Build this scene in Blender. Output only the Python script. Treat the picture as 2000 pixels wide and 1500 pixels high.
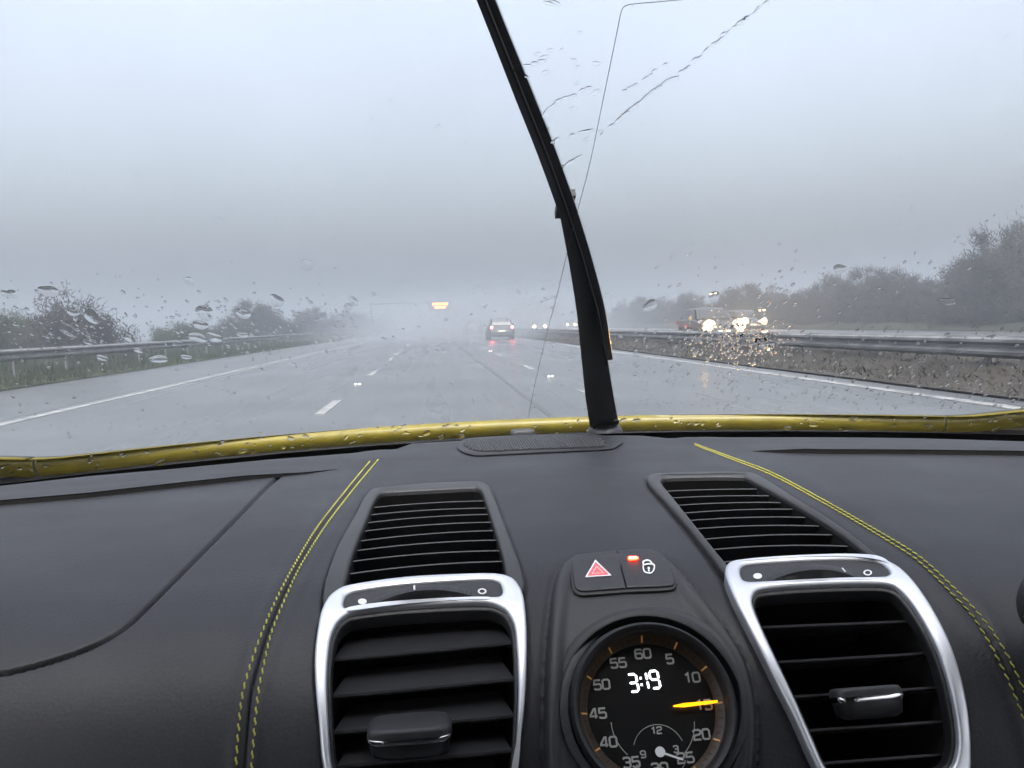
import bpy, bmesh, math, random
import numpy as np
from mathutils import Vector, Matrix

for _o in list(bpy.data.objects):
    bpy.data.objects.remove(_o, do_unlink=True)
SC = bpy.context.scene
COL = SC.collection
rnd = random.Random(7)
rng = np.random.default_rng(7)

# ------------------------------------------------------------------ camera
FOC = 1732.0                       # focal length in pixels of a 2000 px wide picture
CAM = np.array([-0.105, 0.0, 1.05])  # held by the passenger, left of the car's centre line
_r = math.radians(2.0)
_f = np.array([(845 - 1000) / FOC, (750 - 638) / FOC, -1.0]); _f /= np.linalg.norm(_f)
_R = np.array([math.cos(_r), math.sin(_r), 0.0]); _R -= _f * _R.dot(_f); _R /= np.linalg.norm(_R)
_U = np.cross(_R, _f)
W2C = np.stack([_R, _f, _U], 1)
cd = bpy.data.cameras.new('camera')
cam = bpy.data.objects.new('camera', cd); COL.objects.link(cam)
cd.sensor_width = 36.0; cd.lens = 36.0 * FOC / 2000.0
cd.clip_start = 0.02; cd.clip_end = 5000
_m = Matrix(W2C.T.tolist()).to_4x4(); _m.translation = Vector(CAM)
cam.matrix_world = _m
SC.camera = cam

# ------------------------------------------------------------------ sky, sun, exposure
SUN_EL, SUN_ROT = 55.0, 185.0
world = bpy.data.worlds.new('World'); SC.world = world; world.use_nodes = True
nt = world.node_tree; nt.nodes.clear()
N = nt.nodes.new; L = nt.links.new
sky = N('ShaderNodeTexSky'); sky.sky_type = 'NISHITA'; sky.sun_disc = False
sky.sun_elevation = math.radians(SUN_EL); sky.sun_rotation = math.radians(SUN_ROT)
sky.dust_density = 8.0; sky.air_density = 1.0; sky.ozone_density = 2.0
hsv = N('ShaderNodeHueSaturation'); hsv.inputs['Saturation'].default_value = 0.45
tc = N('ShaderNodeTexCoord'); sx = N('ShaderNodeSeparateXYZ')
mr = N('ShaderNodeMapRange'); mr.inputs[1].default_value = 0.0; mr.inputs[2].default_value = 1.0
mr.inputs[3].default_value = 0.85; mr.inputs[4].default_value = 3.0     # overcast: the zenith is brighter than the horizon
mul = N('ShaderNodeMix'); mul.data_type = 'RGBA'; mul.blend_type = 'MULTIPLY'; mul.inputs['Factor'].default_value = 1.0
bg = N('ShaderNodeBackground'); bg.inputs['Strength'].default_value = 0.13
wo = N('ShaderNodeOutputWorld')
L(sky.outputs[0], hsv.inputs['Color']); L(tc.outputs['Generated'], sx.inputs[0]); L(sx.outputs['Z'], mr.inputs[0])
cn = N('ShaderNodeTexNoise'); cn.inputs['Scale'].default_value = 2.2; cn.inputs['Detail'].default_value = 4.0; cn.inputs['Roughness'].default_value = 0.45
cr = N('ShaderNodeMapRange'); cr.inputs[1].default_value = 0.3; cr.inputs[2].default_value = 0.7; cr.inputs[3].default_value = 0.93; cr.inputs[4].default_value = 1.07   # faint uneven cloud
cm = N('ShaderNodeMath'); cm.operation = 'MULTIPLY'
L(tc.outputs['Generated'], cn.inputs['Vector']); L(cn.outputs[0], cr.inputs[0]); L(cr.outputs[0], cm.inputs[0]); L(mr.outputs[0], cm.inputs[1])
L(hsv.outputs[0], mul.inputs[6]); L(cm.outputs[0], mul.inputs[7]); L(mul.outputs[2], bg.inputs['Color']); L(bg.outputs[0], wo.inputs[0])
sd = bpy.data.lights.new('sun', 'SUN'); sd.energy = 0.5; sd.angle = math.radians(40); sd.color = (1.0, 0.97, 0.93)
sun = bpy.data.objects.new('sun', sd); COL.objects.link(sun)
_el, _az = math.radians(SUN_EL), math.radians(SUN_ROT)
_sd = Vector((math.sin(_az) * math.cos(_el), math.cos(_az) * math.cos(_el), math.sin(_el)))
sun.rotation_euler = (-_sd).to_track_quat('-Z', 'Y').to_euler(); sun.location = (0, 0, 60)
vs = SC.view_settings
vs.view_transform = 'Standard'; vs.look = 'None'; vs.gamma = 1.0; vs.use_curve_mapping = False; vs.exposure = 1.12
cy = SC.cycles
cy.max_bounces = 6; cy.diffuse_bounces = 2; cy.glossy_bounces = 2; cy.transmission_bounces = 4
cy.transparent_max_bounces = 12; cy.volume_bounces = 0; cy.sample_clamp_indirect = 8.0
cy.use_denoising = True; cy.use_adaptive_sampling = True; cy.adaptive_threshold = 0.05; cy.adaptive_min_samples = 16; cy.caustics_reflective = True; cy.caustics_refractive = True

# ------------------------------------------------------------------ small helpers
def mat(name, col, rough=0.6, metal=0.0, spec=0.4, var=0.0, vscale=20.0, bump=0.0, bscale=200.0, bdist=0.001,
        emit=None, estr=0.0, coat=0.0, crough=0.05, col2=None, detail=4.0):
    m = bpy.data.materials.new(name); m.use_nodes = True
    t = m.node_tree; b = t.nodes['Principled BSDF']
    b.inputs['Base Color'].default_value = (*col, 1); b.inputs['Roughness'].default_value = rough
    b.inputs['Metallic'].default_value = metal; b.inputs['Specular IOR Level'].default_value = spec
    b.inputs['Coat Weight'].default_value = coat; b.inputs['Coat Roughness'].default_value = crough
    co = t.nodes.new('ShaderNodeTexCoord')
    if var > 0 or col2:
        n = t.nodes.new('ShaderNodeTexNoise'); n.inputs['Scale'].default_value = vscale; n.inputs['Detail'].default_value = detail
        t.links.new(co.outputs['Object'], n.inputs['Vector'])
        rp = t.nodes.new('ShaderNodeValToRGB')
        c0 = tuple(c * (1 - var) for c in col); c1 = col2 if col2 else tuple(min(1, c * (1 + var)) for c in col)
        rp.color_ramp.elements[0].color = (*c0, 1); rp.color_ramp.elements[1].color = (*c1, 1)
        rp.color_ramp.elements[0].position = 0.35; rp.color_ramp.elements[1].position = 0.65
        t.links.new(n.outputs[0], rp.inputs[0]); t.links.new(rp.outputs[0], b.inputs['Base Color'])
    if bump > 0:
        n2 = t.nodes.new('ShaderNodeTexNoise'); n2.inputs['Scale'].default_value = bscale; n2.inputs['Detail'].default_value = 3
        t.links.new(co.outputs['Object'], n2.inputs['Vector'])
        bp = t.nodes.new('ShaderNodeBump'); bp.inputs['Strength'].default_value = bump; bp.inputs['Distance'].default_value = bdist
        t.links.new(n2.outputs[0], bp.inputs['Height']); t.links.new(bp.outputs[0], b.inputs['Normal'])
    if emit:
        b.inputs['Emission Color'].default_value = (*emit, 1); b.inputs['Emission Strength'].default_value = estr
        if estr < 20: m.cycles.emission_sampling = 'NONE'
    return m

def tag(o, label=None, cat=None, group=None, kind=None):
    if label: o['label'] = label
    if cat: o['category'] = cat
    if group: o['group'] = group
    if kind: o['kind'] = kind
    return o

def empty(name, loc=(0, 0, 0), rz=0.0):
    o = bpy.data.objects.new(name, None); COL.objects.link(o)
    o.location = loc; o.rotation_euler = (0, 0, rz); o.empty_display_size = 0.1
    return o

def obj(name, me, m=None, parent=None, smooth=None):
    if m is not None:
        me.materials.clear(); me.materials.append(m)
    if smooth is not None and len(me.polygons):
        me.polygons.foreach_set('use_smooth', [True] * len(me.polygons))
        if smooth < 180: me.set_sharp_from_angle(angle=math.radians(smooth))
    o = bpy.data.objects.new(name, me); COL.objects.link(o)
    if parent is not None:
        o.parent = parent
        o.matrix_parent_inverse = Matrix.LocRotScale(parent.location, parent.rotation_euler, None).inverted() if parent.parent is None else Matrix.Identity(4)
    return o

def mesh(name, V, Fc):
    me = bpy.data.meshes.new(name)
    me.from_pydata([tuple(map(float, v)) for v in V], [], [tuple(map(int, f)) for f in Fc]); me.update()
    return me

class MB:
    """collects simple shapes and links them as one mesh object"""
    def __init__(s): s.v = []; s.f = []
    def add(s, V, Fc):
        o = len(s.v); s.v += [tuple(map(float, p)) for p in V]; s.f += [tuple(i + o for i in f) for f in Fc]; return s
    def box(s, c, d, rot=None):
        cx = np.array(c, float); h = np.array(d, float) / 2
        P = np.array([[x, y, z] for x in (-1, 1) for y in (-1, 1) for z in (-1, 1)]) * h
        if rot is not None: P = P @ np.array(rot).T
        return s.add(P + cx, [(0, 1, 3, 2), (4, 6, 7, 5), (0, 4, 5, 1), (2, 3, 7, 6), (0, 2, 6, 4), (1, 5, 7, 3)])
    def loops(s, Ls, closed=True, cap0=False, cap1=False):
        n = len(Ls[0]); V = [p for l in Ls for p in l]; Fc = []
        for k in range(len(Ls) - 1):
            for i in range(n if closed else n - 1):
                j = (i + 1) % n
                Fc.append((k * n + i, k * n + j, (k + 1) * n + j, (k + 1) * n + i))
        if cap0: Fc.append(tuple(range(n - 1, -1, -1)))
        if cap1: Fc.append(tuple((len(Ls) - 1) * n + i for i in range(n)))
        return s.add(V, Fc)
    def tube(s, pts, rads, n=8, cap=True):
        pts = [np.array(p, float) for p in pts]; Ls = []
        if not hasattr(rads, '__len__'): rads = [rads] * len(pts)
        for i, p in enumerate(pts):
            d = pts[min(i + 1, len(pts) - 1)] - pts[max(i - 1, 0)]; d /= np.linalg.norm(d) + 1e-12
            a = np.cross(d, [0, 0, 1.0]) if abs(d[2]) < 0.9 else np.cross(d, [1.0, 0, 0])
            a /= np.linalg.norm(a); b = np.cross(d, a)
            Ls.append([p + rads[i] * (math.cos(2 * math.pi * k / n) * a + math.sin(2 * math.pi * k / n) * b) for k in range(n)])
        return s.loops(Ls, True, cap, cap)
    def disc(s, c, e1, e2, r, n=24, r2=None):
        c = np.array(c); P = [c + r * (math.cos(t) * np.array(e1) + math.sin(t) * np.array(e2)) for t in np.linspace(0, 2 * math.pi, n, endpoint=False)]
        if r2 is None: return s.add(P, [tuple(range(n))])
        Q = [c + r2 * (math.cos(t) * np.array(e1) + math.sin(t) * np.array(e2)) for t in np.linspace(0, 2 * math.pi, n, endpoint=False)]
        return s.loops([Q, P])
    def build(s, name, m, parent=None, smooth=None):
        return obj(name, mesh(name, s.v, s.f), m, parent, smooth)

def smoothstep(x): x = np.clip(x, 0, 1); return x * x * (3 - 2 * x)

def catmull(P, n=8, closed=True):
    P = np.array(P, float); k = len(P); out = []
    rngk = range(k) if closed else range(k - 1)
    for i in rngk:
        if closed: p0, p1, p2, p3 = P[i - 1], P[i], P[(i + 1) % k], P[(i + 2) % k]
        else: p0, p1, p2, p3 = P[max(i - 1, 0)], P[i], P[i + 1], P[min(i + 2, k - 1)]
        # centripetal-ish: limit the tangents so that long sides do not overshoot short corners
        d = np.linalg.norm(p2 - p1)
        m1 = (p2 - p0); m1 *= min(0.5, 0.9 * d / (np.linalg.norm(m1) + 1e-9)); m2 = (p3 - p1); m2 *= min(0.5, 0.9 * d / (np.linalg.norm(m2) + 1e-9))
        for t in np.linspace(0, 1, n, endpoint=False):
            h00 = 2 * t**3 - 3 * t**2 + 1; h10 = t**3 - 2 * t**2 + t; h01 = -2 * t**3 + 3 * t**2; h11 = t**3 - t**2
            out.append(h00 * p1 + h10 * m1 + h01 * p2 + h11 * m2)
    if not closed: out.append(P[-1])
    return np.array(out)

def resample(P, n, closed=False):
    P = np.array(P, float)
    if closed: P = np.vstack([P, P[:1]])
    s = np.concatenate([[0], np.cumsum(np.linalg.norm(np.diff(P, axis=0), axis=1))])
    t = np.linspace(0, s[-1], n, endpoint=not closed)
    return np.stack([np.interp(t, s, P[:, i]) for i in range(P.shape[1])], 1)

def offset_poly(P, d):
    """moves a closed outline inwards by d"""
    P = np.array(P, float)
    T = np.roll(P, -1, 0) - np.roll(P, 1, 0); T /= np.linalg.norm(T, axis=1)[:, None] + 1e-9
    Nn = np.stack([-T[:, 1], T[:, 0]], 1)
    A = 0.5 * np.sum(P[:, 0] * np.roll(P[:, 1], -1) - np.roll(P[:, 0], -1) * P[:, 1])
    return P + Nn * d * (1 if A > 0 else -1)

def inside(P, X, Y):
    P = np.array(P); r = np.zeros(X.shape, bool)
    if X.size > 5000 and len(P) > 70: P = resample(P, 70, True)
    n = len(P)
    for i in range(n):
        x1, y1 = P[i]; x2, y2 = P[(i + 1) % n]
        if y1 == y2: continue
        c = ((y1 > Y) != (y2 > Y)) & (X < (x2 - x1) * (Y - y1) / (y2 - y1) + x1); r ^= c
    return r

def dist_line(P, X, Y, closed=False):
    P = np.array(P, float); d = np.full(X.shape, 1e9)
    if len(P) > 70: P = resample(P, 70 if closed else 36, closed)
    for i in range(len(P) if closed else len(P) - 1):
        a = P[i]; b = P[(i + 1) % len(P)]; ab = b - a; q = ab.dot(ab) + 1e-12
        t = np.clip(((X - a[0]) * ab[0] + (Y - a[1]) * ab[1]) / q, 0, 1)
        d = np.minimum(d, np.hypot(X - a[0] - t * ab[0], Y - a[1] - t * ab[1]))
    return d

def rays(px, py):
    """directions (X, Z per metre forward) of measured picture points"""
    px = np.asarray(px, float); py = np.asarray(py, float)
    d = np.stack([(px - 1000) / FOC, (750 - py) / FOC, -np.ones_like(px)], -1) @ W2C
    return d[..., 0] / d[..., 1], d[..., 2] / d[..., 1]

def project(P):
    c = (np.asarray(P, float) - CAM) @ W2C.T
    return 1000 + FOC * c[..., 0] / -c[..., 2], 750 - FOC * c[..., 1] / -c[..., 2]

# ------------------------------------------------------------------ the dashboard's surface: z = CAM.z - h(Y)
_py = np.array([0.30, 0.36, 0.385, 0.40, 0.415, 0.43, 0.45, 0.48, 0.52, 0.60, 0.71, 0.90, 1.08, 1.3])
_ph = np.array([0.60, 0.42, 0.325, 0.27, 0.230, 0.203, 0.179, 0.160, 0.148, 0.139, 0.1335, 0.1320, 0.1355, 0.142])
_gy = np.linspace(0.30, 1.3, 2001); _gh = np.interp(_gy, _py, _ph)
_k = np.exp(-0.5 * (np.arange(-60, 61) / 20.0) ** 2); _k /= _k.sum()
_gh = np.convolve(np.pad(_gh, 60, mode='edge'), _k, mode='valid')
_gs = np.gradient(_gh, _gy)
def hD(Y): return np.interp(Y, _gy, _gh)
def sD(Y): return np.interp(Y, _gy, _gs)
def hitD(px, py, off=0.0):
    """point of the dashboard surface seen at a measured picture point, lifted along the normal"""
    dx, dz = rays(px, py)
    lo = np.full(np.shape(dx), 0.31); hi = np.full(np.shape(dx), 1.3)
    for _ in range(28):
        m = (lo + hi) / 2; ab = dz * m + hD(m) > 0
        lo = np.where(ab, m, lo); hi = np.where(ab, hi, m)
    Y = (lo + hi) / 2
    P = np.stack([CAM[0] + dx * Y, Y, CAM[2] - hD(Y)], -1)
    return P + nD(Y) * np.asarray(off)[..., None] if np.ndim(off) else P + nD(Y) * off
def nD(Y):
    s = sD(Y); n = np.stack([np.zeros_like(s), s, np.ones_like(s)], -1)
    return n / np.linalg.norm(n, axis=-1)[..., None]

def shape_on(name, loops, z0, z1, bevel, m, parent=None, smooth=35, hit=hitD, kscale=0.27, bres=2, fine=None):
    """a plate with the given outlines (outer one first, then holes), its rim bevelled, laid on a surface between the heights z0 and z1"""
    cu = bpy.data.curves.new(name, 'CURVE'); cu.dimensions = '2D'; cu.fill_mode = 'BOTH'
    for lp in loops:
        sp = cu.splines.new('POLY'); sp.points.add(len(lp) - 1); sp.use_cyclic_u = True
        for q, p in zip(sp.points, lp): q.co = (p[0] * 1e-3, -p[1] * 1e-3, 0, 1)
    bv = bevel / kscale
    cu.bevel_depth = bv; cu.bevel_resolution = bres; cu.offset = -bv
    cu.extrude = max(1e-6, (z1 - z0) / 2 / kscale - bv)
    to = bpy.data.objects.new(name, cu); COL.objects.link(to)
    dg = bpy.context.evaluated_depsgraph_get()
    me = bpy.data.meshes.new_from_object(to.evaluated_get(dg)); bpy.data.objects.remove(to, do_unlink=True); bpy.data.curves.remove(cu)
    if fine:
        bm = bmesh.new(); bm.from_mesh(me)
        bmesh.ops.remove_doubles(bm, verts=bm.verts, dist=1e-6)
        for _ in range(fine):
            es = [e for e in bm.edges if e.calc_length() > 0.02]
            bmesh.ops.subdivide_edges(bm, edges=es, cuts=1, use_grid_fill=False)
            bmesh.ops.triangulate(bm, faces=[f for f in bm.faces if len(f.verts) > 4])
        bm.to_mesh(me); bm.free()
    else:
        bm = bmesh.new(); bm.from_mesh(me); bmesh.ops.remove_doubles(bm, verts=bm.verts, dist=1e-6); bm.to_mesh(me); bm.free()
    n = len(me.vertices); co = np.zeros(n * 3); me.vertices.foreach_get('co', co); co = co.reshape(-1, 3)
    P = hit(co[:, 0] * 1e3, -co[:, 1] * 1e3, (z0 + z1) / 2 + co[:, 2] * kscale)
    me.vertices.foreach_set('co', P.astype(np.float32).ravel()); me.update()
    me.name = name
    return obj(name, me, m, parent, smooth)

# windscreen surface: raked 28 degrees, bowed backwards at the sides
TANG = math.tan(math.radians(28.0))
def Yg(X): return 1.115 - 0.17 * (np.minimum(np.abs(X), 0.9) / 0.52) ** 2
ZG0 = -0.146
def zG(X, Y): return ZG0 + (Yg(X) - Y) * TANG
def hitG(px, py, off=0.0):
    dx, dz = rays(px, py)
    lo = np.full(np.shape(dx), 0.15); hi = np.full(np.shape(dx), 1.4)
    for _ in range(26):
        m = (lo + hi) / 2; below = dz * m < zG(CAM[0] + dx * m, m)
        lo = np.where(below, m, lo); hi = np.where(below, hi, m)
    Y = (lo + hi) / 2; X = CAM[0] + dx * Y
    P = np.stack([X, Y, CAM[2] + zG(X, Y)], -1)
    return P + nG(X) * np.asarray(off)[..., None] if np.ndim(off) else P + nG(X) * off
def nG(X):
    dX = np.where(np.abs(X) < 0.9, -2 * 0.17 / 0.52 ** 2 * X, 0.0) * TANG
    n = np.stack([-dX, np.full_like(dX, TANG), np.ones_like(dX)], -1)
    return n / np.linalg.norm(n, axis=-1)[..., None]

# ------------------------------------------------------------------ materials
M = {}
M['asphalt'] = mat('wet_asphalt', (0.042, 0.043, 0.044), 0.36, spec=0.35, var=0.25, vscale=0.35, bump=0.10, bscale=60, bdist=0.004, coat=0.45, crough=0.26)
def wet_tracks(m, lo, hi):
    t = m.node_tree; b = t.nodes['Principled BSDF']; co = t.nodes.new('ShaderNodeTexCoord'); mp = t.nodes.new('ShaderNodeMapping'); mp.inputs['Scale'].default_value = (1.1, 0.045, 1)
    n = t.nodes.new('ShaderNodeTexNoise'); n.inputs['Scale'].default_value = 1.0; n.inputs['Detail'].default_value = 2; r = t.nodes.new('ShaderNodeMapRange')
    r.inputs[1].default_value = 0.32; r.inputs[2].default_value = 0.68; r.inputs[3].default_value = lo; r.inputs[4].default_value = hi
    t.links.new(co.outputs['Object'], mp.inputs[0]); t.links.new(mp.outputs[0], n.inputs['Vector']); t.links.new(n.outputs[0], r.inputs[0]); t.links.new(r.outputs[0], b.inputs['Coat Roughness'])
wet_tracks(M['asphalt'], 0.20, 0.40)
M['asphalt2'] = mat('wet_shoulder_asphalt', (0.046, 0.046, 0.047), 0.38, spec=0.4, var=0.2, vscale=0.5, bump=0.16, bscale=50, bdist=0.004, coat=0.5, crough=0.2)
M['tar'] = mat('tar_seam', (0.034, 0.034, 0.035), 0.42, spec=0.33, coat=0.34, crough=0.32)
M['paint'] = mat('road_paint', (0.15, 0.15, 0.147), 0.5, var=0.5, vscale=4, coat=0.5, crough=0.26)
M['stud'] = mat('stud_reflector', (0.9, 0.9, 0.86), 0.2)
M['iron'] = mat('stud_casing', (0.12, 0.12, 0.12), 0.5)
M['grass'] = mat('verge_turf', (0.022, 0.026, 0.014), 0.9, spec=0.1, var=0.35, vscale=0.8, bump=0.5, bscale=6, bdist=0.08)
M['blade'] = mat('grass_blade', (0.020, 0.025, 0.014), 0.9, spec=0.15, var=0.3, vscale=0.6)
M['soil'] = mat('reservation_soil', (0.024, 0.021, 0.018), 0.85, spec=0.2, var=0.35, vscale=1.2, bump=0.6, bscale=10, bdist=0.05)
M['puddle'] = mat('puddle_water', (0.03, 0.03, 0.03), 0.04, spec=0.6)
M['galv'] = mat('galvanised_steel', (0.11, 0.112, 0.115), 0.5, metal=0.2, var=0.3, vscale=2)
M['post'] = mat('barrier_post_steel', (0.09, 0.092, 0.095), 0.6)
M['bark'] = mat('wet_bark', (0.030, 0.026, 0.022), 0.85, spec=0.15, var=0.3, vscale=3)
M['twig'] = mat('bare_twigs', (0.030, 0.028, 0.026), 0.9, spec=0.1, var=0.4, vscale=0.9)
M['twig2'] = mat('ivy_green_twigs', (0.030, 0.036, 0.022), 0.9, spec=0.1, var=0.4, vscale=0.9)

# ------------------------------------------------------------------ ground, road, verges
def sheet(name, x0, x1, y0, y1, z, m, nx=2, ny=2, zf=None):
    xs = np.linspace(x0, x1, nx); ys = np.linspace(y0, y1, ny)
    V = [(x, y, z if zf is None else zf(x, y)) for y in ys for x in xs]
    Fc = [(j * nx + i, j * nx + i + 1, (j + 1) * nx + i + 1, (j + 1) * nx + i) for j in range(ny - 1) for i in range(nx - 1)]
    return obj(name, mesh(name, V, Fc), m)
YN, YF = -25.0, 700.0
tag(sheet('ground', -750, 750, -700, 800, -0.06, M['grass']), 'open ground reaching away on both sides of the motorway', 'ground', kind='structure')
tag(sheet('road', -5.85, 6.35, YN, YF, 0.0, M['asphalt'], 2, 60), 'wet grey three lane motorway carriageway', 'road', kind='structure')
tag(sheet('hard_shoulder', -9.3, -5.854, YN, YF, 0.0, M['asphalt2'], 2, 40), 'wet hard shoulder left of the solid white edge line', 'road', kind='structure')
def zv(x, y):
    t = -9.3 - x
    return 0.02 + 0.10 * min(t, 1.2) / 1.2 + 0.05 * max(0, min(t - 1.2, 8)) + 0.05 * math.sin(x * 2.3 + y * 0.7) * min(1, t)
tag(sheet('verge', -26, -9.3, YN, 420, 0, M['grass'], 22, 240, zv), 'grass verge rising behind the hard shoulder', 'verge', kind='structure')
def zr(x, y): return 0.03 + (0.30 * math.exp(-((x - 8.1) / 0.8) ** 2) + 0.03 * math.sin(x * 3.1 + y * 0.9)) * (1 if 6.4 < x < 9.6 else 0)
tag(sheet('central_reservation', 6.35, 9.7, YN, YF, 0, M['soil'], 18, 300, zr), 'muddy central reservation between the two carriageways', 'reservation', kind='structure')
tag(sheet('opposite_road', 9.7, 24.6, YN, YF, -0.01, M['asphalt'], 2, 60), 'wet opposite carriageway beyond the central barrier', 'road', kind='structure')
tag(sheet('opposite_verge', 24.6, 60, YN, 420, 0, mat('dark_bank_turf', (0.018, 0.020, 0.013), 0.9, spec=0.1, var=0.35, vscale=0.8, bump=0.5, bscale=6, bdist=0.08), 12, 120, lambda x, y: 0.02 + 0.08 * (x - 24.6)), 'dark grass bank beyond the opposite carriageway', 'verge', kind='structure')

def line(name, x, w, y0, y1, parent_mb=None):
    return MB().box((x, (y0 + y1) / 2, 0.004), (w, y1 - y0, 0.008))
em = line('edge', -5.6, 0.18, YN, YF).build('edge_line', M['paint']); tag(em, 'solid white edge line between left lane and hard shoulder', 'road marking', 'painted edge lines')
em = line('edge', 5.85, 0.18, YN, YF).build('edge_line', M['paint']); tag(em, 'solid white edge line beside the central reservation', 'road marking', 'painted edge lines')
for X in (10.2, 21.4):
    o = line('e', X, 0.18, YN, YF).build('edge_line', M['paint']); o.location.z = -0.01
    tag(o, 'solid white edge line of the opposite carriageway, ' + ('near side' if X < 15 else 'far side'), 'road marking', 'painted edge lines')
dash_me = mesh('lane_dash', *(lambda b: (b.v, b.f))(MB().box((0, 0, 0.004), (0.13, 2.1, 0.008))))
dash_me.materials.append(M['paint'])
for X, side in ((-1.56, 'left'), (2.12, 'right')):
    for k in range(14):
        o = bpy.data.objects.new('lane_dash', dash_me); COL.objects.link(o); o.location = (X, 12.3 + 9 * k, 0)
        lab = (['nearest', 'second nearest', 'third nearest', 'fourth nearest', 'fifth nearest'][k] if k < 5 else 'far misty') + ' white dash in the line along the %s of the middle lane' % side
        tag(o, lab, 'road marking', 'lane dashes on the %s of the middle lane' % side)
def stud_mesh():
    a = MB().box((0, 0, 0.008), (0.15, 0.17, 0.016)); return mesh('stud_casing', a.v, a.f)
sc_me = stud_mesh(); sc_me.materials.append(M['iron'])
g = MB().box((-0.035, -0.087, 0.02), (0.05, 0.012, 0.028)).box((0.035, -0.087, 0.02), (0.05, 0.012, 0.028)); sr_me = mesh('reflector_or_halo', g.v, g.f); sr_me.materials.append(M['stud'])
for X, side in ((-1.56, 'left'), (2.12, 'right')):
    for k in range(6):
        o = bpy.data.objects.new('road_stud', sc_me); COL.objects.link(o); o.location = (X, 17 + 18 * k, 0)
        q = bpy.data.objects.new('reflector_or_halo', sr_me); COL.objects.link(q); q.parent = o
        tag(o, ('nearest' if k == 0 else 'second' if k == 1 else 'distant') + ' white reflecting road stud in the lane line left of the middle lane'.replace('left', side), 'road stud', 'reflecting road studs, %s lane line' % side)
tag(MB().box((1.18, 200, 0.002), (0.07, 440, 0.004)).build('tar_seam', M['tar']), 'dark tar seam running along the middle lane', 'road seam')
# ------------------------------------------------------------------ crash barriers
def barrier(name, X, zg, ztop, y0, y1, face, label, sp=3.2):
    root = empty(name, (X, y0, zg)); tag(root, label, 'crash barrier', 'steel crash barriers')
    # corrugated beam profile (x towards the traffic, z)
    pr = [(0, 0), (0.012, -0.02), (0.075, -0.045), (0.08, -0.085), (0.02, -0.13), (0.02, -0.17), (0.08, -0.215), (0.075, -0.26), (0.012, -0.29), (0, -0.31)]
    k = 0; y = y0
    beam_v = [(face * (a + 0.06), b) for a, b in pr] + [(face * (a + 0.054), b - 0.001) for a, b in reversed(pr)]
    n = len(beam_v)
    bm = MB(); bm.loops([[(a, 0, b) for a, b in beam_v], [(a, sp * 2 - 0.01, b) for a, b in beam_v]], True, True, True)
    bme = mesh('beam', bm.v, bm.f); bme.materials.append(M['galv'])
    pm = MB().box((0, 0, (ztop - zg) / 2 - 0.16), (0.05, 0.11, ztop - zg + 0.22)); pm.box((face * 0.03, 0, ztop - zg - 0.155), (0.06, 0.10, 0.18))
    pme = mesh('post', pm.v, pm.f); pme.materials.append(M['post'])
    nb = int((y1 - y0) / (sp * 2))
    for i in range(nb):
        o = bpy.data.objects.new('beam', bme); COL.objects.link(o); o.parent = root; o.location = (0.0015 * face * (i % 2), i * sp * 2, ztop - zg)
    for i in range(nb * 2):
        o = bpy.data.objects.new('post', pme); COL.objects.link(o); o.parent = root; o.location = (0, i * sp + 0.3, 0)
    return root
barrier('crash_barrier', -10.7, 0.12, 0.86, 4, 330, 1, 'galvanised steel crash barrier along the left grass verge')
barrier('crash_barrier', 7.75, 0.20, 0.65, 2, 330, -1, 'galvanised steel crash barrier in the central reservation')

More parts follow.
